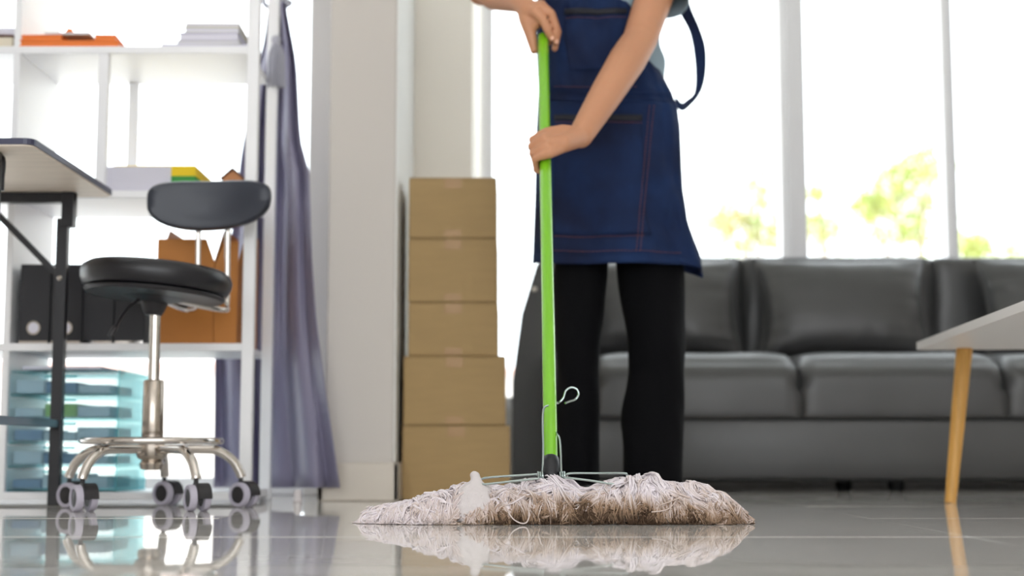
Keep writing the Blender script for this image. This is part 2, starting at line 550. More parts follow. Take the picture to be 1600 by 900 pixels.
def window(name, x0, x1, Y, z0, z1, mull, wid=0.05):
    fr = MB()
    fr.bb((x0, Y, z0), (x1, Y + 0.07, z0 + 0.05), 0.004)
    root = struct(fr, name, M['frame'])
    MB().bb((x0, Y, z1 - 0.05), (x1, Y + 0.07, z1), 0.004).build('head_frame', M['frame'], root, False)
    for xx, ww in [(x0 + wid / 2, wid), (x1 - wid / 2, wid)] + mull:
        if ww > 0.08:
            MB().bb((xx - ww / 2, Y - 0.02, z0 + 0.05), (xx - ww / 2 + ww * 0.24, Y + 0.07, z1 - 0.05), 0.004).build('mullion', M['frame'], root, False)
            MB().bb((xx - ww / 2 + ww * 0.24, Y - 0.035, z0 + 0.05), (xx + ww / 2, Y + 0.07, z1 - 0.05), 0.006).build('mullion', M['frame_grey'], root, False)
        else:
            MB().bb((xx - ww / 2, Y - 0.01, z0 + 0.05), (xx, Y + 0.07, z1 - 0.05), 0.004).build('mullion', M['frame'], root, False)
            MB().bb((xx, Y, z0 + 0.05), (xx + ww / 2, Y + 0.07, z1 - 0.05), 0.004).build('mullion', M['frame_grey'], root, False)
    xs = sorted([x0] + [q[0] for q in mull] + [x1])
    for a, c in zip(xs[:-1], xs[1:]):
        MB().bb((a + 0.02, Y + 0.03, z0 + 0.04), (c - 0.02, Y + 0.036, z1 - 0.04)).build('pane', M['glass'], root, False)
    return root
WX0 = at(750, 300, YW).x
m1 = (at(1218, 200, YW).x + at(1255, 200, YW).x) / 2
m2 = (at(1474, 200, YW).x + at(1492, 200, YW).x) / 2
struct(MB().bb((at(484, 300, YWL).x, YWL - 0.03, 0), (CX0 + 0.01, YWL + 0.1, 2.6), 0.004), 'trim_1', M['wall_light'])
struct(MB().bb((CX1 + 0.0005, 3.722, 0.096), (CX1 + 0.004, 4.345, ZC)), 'bright_side_strip', M['ceiling'])  # white strip added over the pier's side face to make it look lit
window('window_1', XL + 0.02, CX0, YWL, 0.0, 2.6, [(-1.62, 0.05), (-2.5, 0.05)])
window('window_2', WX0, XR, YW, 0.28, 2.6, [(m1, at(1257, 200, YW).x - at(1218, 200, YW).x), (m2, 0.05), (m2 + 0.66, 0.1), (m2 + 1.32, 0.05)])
struct(MB().bb((PX1, YW, -0.1), (XR, YW + 0.12, 0.28)).bb((PX1, YW, 2.6), (XR, YW + 0.12, ZC)), 'wall_far', M['wall_light'])
struct(MB().bb((XL, YWL, 2.6), (CX0 + 0.02, YWL + 0.12, ZC)), 'wall_lintel', M['wall_light'])
struct(MB().bb((XL - 0.1, YWL + 0.1, -0.12), (XL + 0.02, YWL + 0.25, ZC)), 'wall_corner', M['wall_light'])
struct(MB().bb((-30, YWL + 0.12, -0.22), (CX1 - 0.1, YW + 0.12, -0.125)).bb((-30, YW + 0.12, -0.22), (40, 60, -0.125)), 'ground', M['concrete'])

# door stopper by the curtain foot
dst = thing('door_stopper', (at(465, 779, 3.9).x, 3.86, 0), 'small white rubber door stopper standing on floor under curtain hem', 'door stopper')
c0 = Vector((at(465, 779, 3.62).x, 3.62, 0)); dst.location = c0; ORG[dst.name] = c0
MB().lathe([(0.010, 0), (0.012, 0.004), (0.009, 0.012), (0.009, 0.026), (0.006, 0.03), (0.0005, 0.031)], c0, n=20).build('body', M['cloth_white'], dst)

# ================================================================== OUTSIDE
def garden_wall(x0, x1, Y, h, label):
    r = thing('garden_wall', ((x0 + x1) / 2, Y, -0.125), label, 'wall')
    MB().bb((x0, Y, -0.125), (x1, Y + 0.15, h), 0.01).build('wall_body', M['render_wall'], r, False)
    MB().bb((x0, Y - 0.03, h), (x1, Y + 0.18, h + 0.05), 0.01).build('coping', M['roof_tile'], r, False)
garden_wall(-6, -1.4, 9, 0.62, 'pale garden wall with pink coping outside the left window')
garden_wall(-0.9, 9, 12, 0.75, 'long pale garden wall outside behind the sofa window')

def tree(cx, cy, blobs, n, m, label, leaf=0.042):
    r = thing('young_tree', (cx, cy, -0.125), label, 'tree', 'trees outside the window')
    tr = MB()
    top = Vector(blobs[0][0])
    tr.tube(smooth_path([(cx, cy, -0.125), (cx + 0.05, cy, 0.8), (lerp(cx, top.x, 0.7), cy, top.z * 0.7), tuple(top)], 5), [0.05 - 0.0022 * k for k in range(16)], 8)
    for (c, rad) in blobs[1:]:
        c = Vector(c)
        tr.tube(smooth_path([(cx + 0.05, cy, top.z * 0.45), tuple(lerp(Vector((cx, cy, top.z * 0.5)), c, 0.6)), tuple(c)], 4), [0.025 - 0.002 * k for k in range(9)], 6)
    tr.build('trunk', M['bark'], r)
    vs, fs = [], []
    for k in range(int(n * 1.7)):
        c, rad = blobs[int(rng.integers(len(blobs)))]
        d = rng.normal(size=3); d /= np.linalg.norm(d)
        p = np.array(c) + d * np.array([1, 0.8, 0.85]) * rad * rng.uniform(0.15, 1.0) ** 0.6
        a = rng.normal(size=3); a /= np.linalg.norm(a)
        bb_ = np.cross(a, rng.normal(size=3)); bb_ /= np.linalg.norm(bb_)
        s = leaf * rng.uniform(0.7, 1.3)
        i = len(vs)
        vs += [p - a * s, p + bb_ * s * 0.45, p + a * s, p - bb_ * s * 0.45 + np.array([0, 0, 0.006])]
        fs += [(i, i + 1, i + 2), (i, i + 2, i + 3)]
    f = MB().add(vs, fs).build('foliage', m, r, False, fixn=False)
    f['kind'] = 'stuff'
TY = 15.0
def tb_(px, py, rr, dy=0): return (tuple(at(px, py, TY + dy)), rr)
tree(at(1165, 600, TY).x, TY, [tb_(1170, 320, .42), tb_(1125, 345, .26), tb_(1195, 290, .28), tb_(1160, 370, .3), tb_(1240, 370, .3), tb_(1200, 355, .3)], 700, M['leaf2'], 'small pale tree with peach and green leaves outside, left of the wide mullion')
tree(at(1420, 600, TY).x, TY, [tb_(1440, 300, .5), tb_(1400, 280, .3), tb_(1455, 255, .3), tb_(1380, 350, .4), tb_(1450, 350, .45), tb_(1360, 320, .22)], 1100, M['leaf'], 'yellow green leafy tree outside, left of the thin mullion')
tree(at(1300, 600, TY + 1).x, TY + 1, [tb_(1290, 350, .25, 1), tb_(1275, 300, .14, 1), tb_(1310, 375, .3, 1), tb_(1265, 350, .2, 1)], 260, M['leaf'], 'sparse small tree outside, just right of the wide mullion')
tree(at(1560, 600, TY + 2).x, TY + 2, [tb_(1560, 395, .45, 2), tb_(1510, 392, .3, 2), tb_(1600, 390, .4, 2), tb_(1525, 385, .22, 2)], 500, M['leaf'], 'low yellow green bush tree outside, right of the thin mullion')

# ================================================================== SHELF UNIT
SF, SB = 3.50, 3.81
shelf = thing('shelf_unit', (-0.95, 3.65, 0), 'tall white open shelf unit standing before the left window', 'shelf')
sx1 = at(389, 400, SF).x; sx0 = -1.72
sxm, sxl = at(158, 200, SF).x, at(14, 400, SF).x
def post(x, y, z0, z1, w_=0.028):
    MB().bb((x - w_ / 2, y - w_ / 2, z0), (x + w_ / 2, y + w_ / 2, z1), 0.002).build('post', M['shelf'], shelf, False)
for y in (SF + 0.014, SB - 0.014):
    post(sx1, y, 0, 1.84); post(sx0, y, 0, 1.84)
ZS = [0.028, 0.378, 0.745, 1.10, 1.47, 1.82]
for k, z in enumerate(ZS):
    MB().bb((sx0 + 0.014, SF + 0.001, z - 0.018), (sx1 - 0.014, SB - 0.001, z), 0.0015).build('shelf_board', M['shelf'], shelf, False)
for a, c in zip(ZS[:-1], ZS[1:]):
    MB().bb((sxl - 0.008, SF + 0.002, a), (sxl + 0.008, SB - 0.002, c - 0.018), 0.001).build('divider_panel', M['shelf'], shelf, False)
post(sxm, SF + 0.014, 0.745, 1.082, 0.024); post(sxm, SB - 0.014, 0.745, 1.082, 0.024)
for x in (sx1, sx0): 
    MB().bb((x - 0.009, SF + 0.028, 0.01), (x + 0.009, SB - 0.028, 0.03), 0.001).build('side_rail', M['shelf'], shelf, False)

# ---- items on the shelves
def sx(px, py=300, Y=SF + 0.012): return at(px, py, Y).x
# top shelf: orange folders
zt = 1.10
def slab(name, x0, x1, y0, y1, z0, th, m, label, cat, group=None, rot=0.0, tilt=0.0):
    r = thing(name, ((x0 + x1) / 2, (y0 + y1) / 2, z0), label, cat, group)
    Rm = Matrix.Rotation(rot, 3, 'Z') @ Matrix.Rotation(tilt, 3, 'Y')
    c = Vector(((x0 + x1) / 2, (y0 + y1) / 2, z0 + th / 2))
    MB().box(c, (x1 - x0 - 0.004, y1 - y0 - 0.004, th * 0.72), Rm).build('pages', M['orange'] if name == 'folder' else M['paper'], r, False)
    cv = MB()
    o_ = Rm @ Vector((0, 0, th * 0.43))
    cv.box(c + o_, (x1 - x0, y1 - y0, th * 0.14), Rm); cv.box(c - o_, (x1 - x0, y1 - y0, th * 0.14), Rm)
    cv.build('cover', m, r, False)
    return r
slab('folder', sx(22), sx(178), SF + 0.004, SF + 0.25, zt, 0.016, M['orange'], 'wide orange card folder lying at the bottom of the folder pile on the top shelf', 'folder', 'orange folders', 0.02)
slab('folder', sx(24), sx(92), SF + 0.008, SF + 0.24, zt + 0.0165, 0.014, M['orange'], 'short orange folder lying at the left end of the folder pile', 'folder', 'orange folders', -0.03)
slab('folder', sx(138), sx(172), SF + 0.008, SF + 0.22, zt + 0.0165, 0.014, M['orange'], 'small orange folder lying at the right end of the folder pile', 'folder', 'orange folders', 0.03)
pp = slab('document', sx(60), sx(132), SF + 0.01, SF + 0.23, zt + 0.031, 0.006, M['paper_cream'], 'thin cream document held with an orange clip on the folder pile', 'document')
cc = Vector((sx(98), SF + 0.03, zt + 0.037))
cl = MB().prism([(cc.x - 0.012, cc.z), (cc.x + 0.012, cc.z), (cc.x + 0.004, cc.z + 0.012), (cc.x - 0.004, cc.z + 0.012)], cc.y - 0.01, cc.y + 0.01)
cl.tube([(cc.x - 0.003, cc.y, cc.z + 0.01), (cc.x - 0.009, cc.y, cc.z + 0.024)], 0.0015, 6); cl.tube([(cc.x + 0.003, cc.y, cc.z + 0.01), (cc.x + 0.006, cc.y, cc.z + 0.024)], 0.0015, 6)
cl.build('clip', M['orange'], pp)
# magazines on the top shelf
mg = [(244, 384, 0.007, 'paper', 'flat white magazine at the bottom of the pile on the top shelf'),
      (270, 370, 0.009, 'paper_green', 'green grey magazine second from the bottom of the pile'),
      (274, 367, 0.020, 'paper_lilac', 'thick lilac magazine in the middle of the pile'),
      (280, 366, 0.014, 'paper_green', 'pale green grey magazine just under the top of the pile'),
      (281, 367, 0.010, 'paper_cream', 'cream magazine on top of the pile on the top shelf'), ]
z = zt
for k, (a, c, th, mm, lab) in enumerate(mg):
    slab('magazine', sx(a), sx(c), SF + 0.008 + 0.002 * k, SF + 0.22, z, th, M[mm], lab, 'magazine', 'magazines on the top shelf', random.uniform(-.03, .03))
    z += th + 0.0004
# left edge of the top shelf
bx = thing('storage_box', (sx(-22), SF + 0.1, zt), 'small beige box at the left end of the top shelf', 'box')
MB().bb((sx(-50), SF + 0.02, zt), (sx(9), SF + 0.2, zt + 0.028), 0.002).build('body', M['paper_cream'], bx, False)
MB().bb((sx(-51), SF + 0.018, zt + 0.028), (sx(10), SF + 0.202, zt + 0.034), 0.002).build('lid', M['dark_wood'], bx, False)
c0 = Vector((sx(-5), SF + 0.1, zt + 0.034))
tag(MB().bb(c0 + Vector((-0.04, -0.06, 0)), c0 + Vector((0.02, 0.05, 0.026)), 0.008).build('eraser', M['paper']), 'soft white block sitting on the small beige box', 'eraser')

# middle shelf: ream pile
zm = 0.745
rp = thing('paper_pile', (sx(240), SF + 0.13, zm), 'thick pile of loose white papers with a yellow and green end on the middle shelf', 'paper pile')
z = zm
for k in range(13):
    th = 0.0048
    a, c = sx(161 + random.uniform(-3, 3)), sx(266)
    MB().box(((a + c) / 2, SF + 0.12, z + th / 2), (c - a, 0.20, th - 0.0007), Matrix.Rotation(random.uniform(-.012, .012), 3, 'Z')).build('paper_bundle', M['paper'], rp, False)
    z += th
z = zm
for k in range(13):
    th = 0.0048
    a, c = sx(266.5), sx(304 + random.uniform(-1, 1))
    mm = M['paper'] if k < 5 else (M['green_paper'] if k < 8 else M['yellow'])
    MB().bb((a, SF + 0.015, z), (c, SF + 0.21, z + th - 0.0007)).build('paper_bundle', mm, rp, False)
    z += th
MB().bb((sx(175), SF + 0.02, z), (sx(303), SF + 0.21, z + 0.0018)).build('cover_sheet', M['yellow'], rp, False)
# toy house
hx = thing('toy_house', (sx(355), SF + 0.12, zm), 'small brown wooden toy house with gabled roof on the middle shelf', 'ornament')
xa, xb = sx(338), sx(369)
xmid = (xa + xb) / 2
MB().prism([(xa, zm), (xb, zm), (xb, zm + 0.048), (xmid, zm + 0.066), (xa, zm + 0.048)], SF + 0.09, SF + 0.14).build('walls', M['toy_wood'], hx, False)
rf = MB()
for s in (-1, 1):
    e0 = Vector((xmid + s * (xb - xa) * 0.62, SF + 0.115, zm + 0.0445)); e1 = Vector((xmid, SF + 0.115, zm + 0.0705))
    d = (e1 - e0); rf.box((e0 + e1) / 2, (d.length, 0.062, 0.004), Matrix.Rotation(-math.atan2(d.z, d.x), 3, 'Y'))
rf.build('roof', M['dark_wood'], hx, False)
MB().bb((xmid - 0.009, SF + 0.0885, zm + 0.018), (xmid + 0.009, SF + 0.0898, zm + 0.042)).build('window', M['dark_wood'], hx, False)
# tiny figurine beside the papers
fg = thing('figurine', (sx(154, 270), SF + 0.05, zm), 'tiny pale figurine standing left of the white paper pile', 'ornament')
fx = sx(153)
MB().lathe([(0.006, 0), (0.008, 0.01), (0.006, 0.03), (0.004, 0.042), (0.001, 0.045)], (fx, SF + 0.05, zm), n=16).build('body', M['paper_cream'], fg)
MB().ball((fx, SF + 0.05, zm + 0.052), 0.009).build('head', M['toy_wood'], fg)

# lower shelf: ring binders
zl = 0.378
def binder(x0, x1, label, ring=True, h=0.19):
    r = thing('ring_binder', ((x0 + x1) / 2, SF + 0.14, zl), label, 'binder', 'black ring binders')
    y0, y1 = SF + 0.012, SB - 0.02
    MB().bb((x0, y0, zl), (x1, y0 + 0.003, zl + h), 0.0008).build('spine', M['binder'], r, False)
    MB().bb((x0, y0 + 0.003, zl), (x0 + 0.003, y1, zl + h), 0.0008).bb((x1 - 0.003, y0 + 0.003, zl), (x1, y1, zl + h), 0.0008).build('cover', M['binder'], r, False)
    MB().bb((x0 + 0.006, y0 + 0.02, zl + 0.004), (x1 - 0.006, y1 - 0.01, zl + h - 0.02)).build('pages', M['paper'], r, False)
    if ring:
        c = Vector(((x0 + x1) / 2, y0 - 0.0015, zl + 0.037))
        MB().lathe([(0.0165, 0), (0.0165, 0.0025), (0.0130, 0.0025), (0.0130, 0)], c, (0, -1, 0), 24, False).build('finger_ring', M['chrome'], r)
        MB().lathe([(0.0001, 0), (0.0132, 0), (0.0132, 0.0008), (0.0001, 0.0008)], c, (0, -1, 0), 24).build('ring_hole', M['paper'], r)
    MB().bb((x0 + 0.002, y0 - 0.002, zl + 0.001), (x1 - 0.002, y0, zl + 0.006)).build('edge_protector', M['chrome'], r, False)
binder(sx(37), sx(84), 'black ring binder with bright finger hole, leftmost on the lower shelf')
binder(sx(86), sx(134), 'black ring binder with bright finger hole, second from the left')
binder(sx(136), sx(183), 'plain black binder without finger hole, right of the two with holes', False, 0.188)
binder(sx(185), sx(231), 'plain black binder standing beside the brown card files', False, 0.19)

def mag_file(x0, x1, h, cut, label):
    r = thing('magazine_file', ((x0 + x1) / 2, SF + 0.14, zl), label, 'magazine file', 'brown card magazine files')
    y0, y1 = SF + 0.015, SB - 0.02
    MB().prism([(x0, zl), (x1, zl), (x1, zl + h - (cut if cut > 0 else 0)), (x1 - 0.02, zl + h) , (x0 + 0.02, zl + h), (x0, zl + h - (-cut if cut < 0 else 0))], y0, y0 + 0.003).build('front_panel', M['kraft'], r, False)
    for xx in (x0, x1 - 0.003):
        MB().prism([(y0 + 0.003, zl), (y1, zl), (y1, zl + 0.29), (y0 + 0.12, zl + 0.29), (y0 + 0.003, zl + h - 0.06)], xx, xx + 0.003, 'x').build('side_panel', M['kraft'], r, False)
    MB().bb((x0 + 0.006, y0 + 0.02, zl), (x1 - 0.006, y1 - 0.01, zl + h - 0.05)).build('papers', M['paper_cream'], r, False)
mag_file(sx(248), sx(337), 0.252, 0.055, 'wide brown card magazine file behind the stool seat, cut corner at top right')
mag_file(sx(338), sx(374), 0.245, -0.055, 'narrow brown card magazine file beside the right shelf post')

# teal drawer tower in the bottom compartment
du = thing('drawer_tower', (sx(100, 700), SF + 0.15, ZS[0]), 'clear teal plastic drawer tower in the bottom shelf compartment', 'drawer unit')
dx0, dx1 = at(6, 680, SF + 0.02).x, at(184, 680, SF + 0.02).x
dz0 = ZS[0]
dh = 0.0562
DZ = [dz0 + 0.004 + dh * k for k in range(6)]
yF, yBk = SF + 0.02, SB - 0.01
for xx, nn in ((dx0, 'side_panel'), (dx1 - 0.004, 'side_panel')):
    MB().bb((xx, yF, dz0), (xx + 0.004, yBk, DZ[5] + 0.004), 0.001).build(nn, M['teal_clear'], du, False)
for k in range(6):
    MB().bb((dx0 + 0.004, yF + 0.002, DZ[k] - 0.003), (dx1 - 0.004, yBk, DZ[k]), 0.0008).build('divider_board', M['teal_clear'], du, False)
cont = [('blue_item', 'paper'), ('paper', 'blue_item'), ('blue_item', 'paper'), ('lime_item', 'paper'), ('paper', 'blue_item')]
for k in range(5):
    z0 = DZ[k] + 0.002
    a, c = dx0 + 0.008, dx1 - 0.008
    dr = MB().bb((a, yF - 0.004, z0), (c, yF, z0 + dh - 0.010), 0.0015)
    dr.bb((a, yF, z0), (a + 0.002, yBk - 0.03, z0 + dh - 0.012)); dr.bb((c - 0.002, yF, z0), (c, yBk - 0.03, z0 + dh - 0.012)); dr.bb((a, yF, z0), (c, yBk - 0.03, z0 + 0.002))
    d = dr.build('drawer', M['clear_white'], du, False)
    MB().bb((a + 0.09, yF - 0.012, z0 + dh - 0.018), (c - 0.09, yF - 0.004, z0 + dh - 0.012), 0.002).build('handle', M['teal_clear'], d, False)
    xs_ = a + 0.01
    for q, mm in enumerate([cont[k][0], cont[k][1], 'paper'] if k != 3 else ['paper', 'lime_item', 'paper']):
        ww = (c - a - 0.03) * (0.30, 0.33, 0.34)[q]
        hh = dh * ((0.35, 0.55, 0.45)[(q + k) % 3])
        MB().bb((xs_, yF + 0.02, z0 + 0.003), (xs_ + ww, yBk - 0.05, z0 + 0.003 + hh), 0.002).build('contents', M[mm], d, False)
        xs_ += ww + 0.004
# white papers on top of the drawer tower
slab('document', dx0 + 0.03, dx1 - 0.05, yF + 0.02, yBk - 0.03, DZ[5] + 0.0045, 0.008, M['paper'], 'flat stack of white documents on top of the teal drawer tower', 'document')

# ================================================================== DESK
desk = thing('desk', (-1.5, 3.2, 0), 'small desk with pale wood top and black metal frame at the left edge', 'desk')
zd = 0.722
e_near, e_far = at(68, 219, 2.905), at(179, 303, 3.52)
xe = (e_near.x + e_far.x) / 2
yN, yF2 = 2.90, 3.42
yF2 = 3.46
poly = []
def rc(cx, cy, r, a0):
    return [(cx + r * math.cos(R(a0 + t)), cy + r * math.sin(R(a0 + t))) for t in (0, 22, 45, 68, 90)]
poly = rc(xe - 0.02, yF2 - 0.02, 0.02, 0) + [(-2.1, yF2), (-2.1, 2.87)] + rc(xe - 0.02, 2.89, 0.02, 270)
MB().prism(poly, zd, zd + 0.014, 'z').build('desktop', M['desk_wood'], desk, False)
top = MB().prism([(x + (0.003 if x > -2 else 0), y + (0.003 if y > 3.2 else -0.003)) for x, y in poly], zd + 0.003, zd + 0.0155, 'z')
top.build('edge_band', M['desk_edge'], desk, False)
xp, yp = at(93, 780, 3.40).x, 3.40
def bar(a, c, s, name, mm='black_metal', parent=desk):
    a, c = Vector(a), Vector(c)
    d = c - a
    q = d.to_track_quat('X', 'Z').to_matrix()
    MB().box((a + c) / 2, (d.length, s[0], s[1]), q, 0.002).build(name, M[mm], parent, False)
bar((xp - 0.012, yp, 0), (xp - 0.012, yp, 0.66), (0.024, 0.026), 'leg')
bar((xp, yp, 0.64), (xp, yp, zd), (0.03, 0.028), 'leg_bracket')
bar((xp + 0.014, yp, zd - 0.013), (-2.05, yp, zd - 0.013), (0.026, 0.024), 'top_rail')
bar((xp - 0.012, yp, 0.52), (xp - 0.2, yp, 0.705), (0.016, 0.014), 'brace')
bar((xp - 0.012, yp + 0.001, 0.186), (xp - 0.012, 2.93, 0.186), (0.018, 0.018), 'crossbar', 'steel_bar')
bar((xp - 0.012, 2.93, 0), (xp - 0.012, 2.93, zd), (0.024, 0.026), 'leg')
bar((-2.03, 2.93, 0), (-2.03, 2.93, zd), (0.024, 0.026), 'leg')
bar((-2.03, yp, 0), (-2.03, yp, zd), (0.024, 0.026), 'leg')
for zz in (0.52, 0.19):
    MB().lathe([(0.006, 0), (0.006, 0.003), (0.003, 0.006)], (xp - 0.012, yp - 0.014, zz), (0, -1, 0), 12).build('bolt', M['chrome'], desk)
hk = at(4, 236, 2.96); hk2 = at(4, 298, 2.96)
MB().tube(smooth_path([(hk.x - 0.02, 2.96, zd - 0.002), (hk.x, 2.96, zd - 0.008), (hk.x, 2.96, zd - 0.05), (hk.x, 2.96, hk2.z)], 5), 0.0065, 10).build('hook', M['black_metal'], desk)

# ================================================================== STOOL
SY = 3.24
sc = Vector((at(238, 690, SY).x, SY, 0))
stool = thing('work_stool', sc, 'black padded swivel stool with backrest and five chrome castors beside the desk', 'chair')
ZA = 0.128                                                  # arm height
for k, ang in enumerate((23, 95, 167, 239, 311)):
    a = R(ang)
    dr_ = Vector((math.cos(a), math.sin(a), 0))
    RR = 0.196
    path = [sc + dr_ * 0.02 + Vector((0, 0, ZA)), sc + dr_ * 0.11 + Vector((0, 0, ZA)), sc + dr_ * 0.145 + Vector((0, 0, ZA - 0.004)), sc + dr_ * 0.176 + Vector((0, 0, ZA - 0.024)), sc + dr_ * 0.193 + Vector((0, 0, ZA - 0.05)), sc + dr_ * (RR + 0.001) + Vector((0, 0, 0.066))]
    MB().tube(smooth_path(path, 5), 0.0105, 12).build('base_arm', M['chrome'], stool)
    cc = sc + dr_ * RR
    fa = R((60, 35, 50, 15, 190)[k])                        # castor heading
    hd = Vector((math.cos(R((238, 240, 242, 215, 211)[k])), math.sin(R((238, 240, 242, 215, 211)[k])), 0))   # axle direction
    cas = MB().tube([cc + Vector((0, 0, 0.050)), cc + Vector((0, 0, 0.072))], 0.005, 10)
    fwd = Vector((0, 0, 1)).cross(hd)
    co = cc + fwd * 0.010
    hood = []
    n = 12
    for s_ in (-0.0225, 0.007):
        for j in range(n + 1):
            t = R(-5 + 190 * j / n)
            hood.append(co + hd * s_ + fwd * 0.0295 * math.cos(t) + Vector((0, 0, 0.0285 + 0.0295 * math.sin(t))))
    fs = [tuple(range(n + 1)), tuple(reversed(range(n + 1, 2 * n + 2)))] + [(j, j + n + 1, (j + 1) % (n + 1) + n + 1, (j + 1) % (n + 1)) for j in range(n + 1)]
    cas.add(hood, fs)
    cb = cas.build('caster', M['caster_black'], stool)
    for s_ in (-1, 1):
        c_ = co + hd * s_ * 0.0145 + Vector((0, 0, 0.0275))
        MB().lathe([(0.0175, -0.007), (0.0275, -0.006), (0.0275, 0.005), (0.0255, 0.0075), (0.0192, 0.0075), (0.0185, 0.0035)], c_, hd * s_, 28, False).build('wheel_rim', M['caster_rim'], cb)
        MB().lathe([(0.0001, -0.006), (0.0190, -0.006), (0.0190, 0.0045), (0.014, 0.006), (0.0001, 0.0065)], c_, hd * s_, 24).build('wheel_hub', M['caster_black'], cb)
ringp = [sc + Vector((0.147 * math.cos(R(t)), 0.147 * math.sin(R(t)), 0.1455)) for t in range(0, 360, 9)]
MB().tube(ringp, 0.0075, 10, closed=True).build('foot_ring', M['chrome'], stool)
MB().lathe([(0.014, 0.082), (0.024, 0.085), (0.027, 0.096), (0.022, 0.104), (0.03, 0.108), (0.034, 0.115), (0.034, 0.141), (0.026, 0.146)], sc, n=28).build('hub', M['chrome_dark'], stool)
top_c = at(243, 470, SY)
ax = (Vector((top_c.x, SY, 0.49)) - sc - Vector((0, 0, 0.14))).normalized()
b0 = sc + Vector((0, 0, 0.14))
MB().lathe([(0.0225, 0), (0.0235, 0.003), (0.0225, 0.135), (0.020, 0.138)], b0, ax, 28).build('lower_column', M['chrome_dark'], stool)
MB().lathe([(0.0125, 0.13), (0.0120, 0.32)], b0, ax, 24).build('gas_piston', M['chrome'], stool)
# seat
tiltm = Matrix.Rotation(R(4.0), 3, 'Y') @ Matrix.Rotation(R(-2), 3, 'X')
seat_c = Vector((at(243, 440, SY).x, SY, 0.470))
sn = tiltm @ Vector((0, 0, 1))
MB().lathe([(0.02, 0.0), (0.145, 0.0), (0.157, 0.006), (0.1635, 0.020), (0.165, 0.034), (0.161, 0.046), (0.148, 0.055), (0.10, 0.060), (0.03, 0.062), (0.0005, 0.062)], seat_c, sn, 48).build('seat', M['vinyl'], stool)
MB().lathe([(0.03, -0.001), (0.152, -0.001), (0.1535, -0.004), (0.148, -0.010), (0.03, -0.012)], seat_c, sn, 48).build('seat_pan', M['caster_black'], stool)
MB().lathe([(0.018, -0.05), (0.024, -0.04), (0.03, -0.022), (0.07, -0.012), (0.07, -0.006)], seat_c, sn, 24).build('seat_mount', M['caster_black'], stool)
# backrest
bc = Vector((at(330, 322, 3.40).x, 3.40, at(330, 322, 3.40).z))
vs = []
nu, nv = 41, 17
def back_shape(s):
    """closed outline, kidney-shaped; half width 0.138, half height about 0.058"""
    t = s
    x = 0.144 * math.copysign(abs(math.cos(t)) ** 0.78, math.cos(t))
    zz = 0.058 * math.copysign(abs(math.sin(t)) ** 0.72, math.sin(t))
    zz += 0.010 * (x / 0.14) ** 2 * (1.3 if zz > 0 else 1.0)
    zz += 0.05 * x if zz < 0 else 0.018 * x
    return x, zz
mb = MB()
n = 56
prof = [(-0.016, 0.55), (-0.019, 0.80), (-0.017, 0.93), (-0.010, 0.985), (0.0, 1.0), (0.010, 0.985), (0.016, 0.93), (0.02, 0.80), (0.021, 0.5), (0.021, 0.2)]
vs, fs = [], []
for (d, s_) in [(-0.015, 0.02), (-0.0155, 0.25)] + prof + [(0.021, 0.02)]:
    for j in range(n):
        x, zz = back_shape(2 * math.pi * j / n)
        x, zz = x * s_, zz * s_
        curve = -(x / 0.14) ** 2 * 0.022
        vs.append(bc + Vector((x, d + curve, zz)))
kk = len(prof) + 3
for i in range(kk - 1):
    for j in range(n):
        fs.append((i * n + j, i * n + (j + 1) % n, (i + 1) * n + (j + 1) % n, (i + 1) * n + j))
fs.append(tuple(range(n))); fs.append(tuple((kk - 1) * n + j for j in range(n)))
mb.add(vs, fs).build('backrest', M['vinyl_back'], stool)
for (xa_, xb_, xu) in ((250, 290, 308), (262, 346, 354)):
    pts = [at(xa_, 466, SY + 0.02), at(xb_, 484, 3.38), at(xu, 476, 3.43), at(xu + 1, 440, 3.436), at(xu + 2, 360, 3.43), at(xu + 4, 345, 3.425)]
    MB().tube(smooth_path(pts, 6), 0.0065, 12).build('back_support', M['chrome'], stool)
MB().tube(smooth_path([at(225, 462, SY - 0.02), at(200, 482, SY - 0.05), at(180, 512, SY - 0.1), at(172, 526, SY - 0.11)], 6), [0.0035] * 12 + [0.0065] * 7, 10).build('height_lever', M['caster_black'], stool)

# ================================================================== CURTAIN
def cur_left(y): return interp(y, [(-400, 340), (-60, 418), (0, 420), (60, 414), (130, 396), (250, 376), (400, 358), (560, 336), (765, 334)])
def cur_right(y): return interp(y, [(-400, 530), (-60, 452), (0, 446), (30, 450), (60, 456), (100, 463), (200, 468), (235, 472), (262, 483), (300, 484), (400, 487), (500, 494), (600, 507), (700, 522), (762, 531)])
nv_, nu_ = 60, 150
vs = []
ys = [lerp(-560, 762, j / (nv_ - 1)) for j in range(nv_)]
for y in ys:
    for i in range(nu_):
        s = i / (nu_ - 1)
        sq = s
        px = lerp(cur_left(y), cur_right(y), sq)
        wsp = (cur_right(y) - cur_left(y)) / 190
        Yb = lerp(3.95, 3.655, max(0, min(1, (px - 405) / 85)) ** 1.0) if y > 240 else lerp(3.93, 3.86, s)
        if 100 < y <= 240: Yb = lerp(lerp(3.93, 3.86, s), lerp(3.95, 3.655, max(0, min(1, (px - 405) / 85))), (y - 100) / 140)
        amp = 0.036 * min(1, 0.25 + wsp)
        ph = s * 2 * math.pi * 3.6 + 0.5 * math.sin(y / 260 + s * 4)
        Yy = Yb + amp * math.sin(ph) * (1 - 0.35 * s if y > 300 else 1) + 0.003 * math.sin(ph * 1.9 + y / 150)
        if px > 500 and y > 200: Yy = min(Yy, 3.68)
        p = at(px, y, Yy)
        p = Vector((p.x, Yy, max(p.z, 0.028)))
        p.x += amp * 0.25 * math.cos(ph) * wsp * (1 - abs(2 * s - 1) ** 6)
        vs.append(p)
cur = MB().add(vs, grid_faces(nv_, nu_)).build('curtain', M['curtain'])
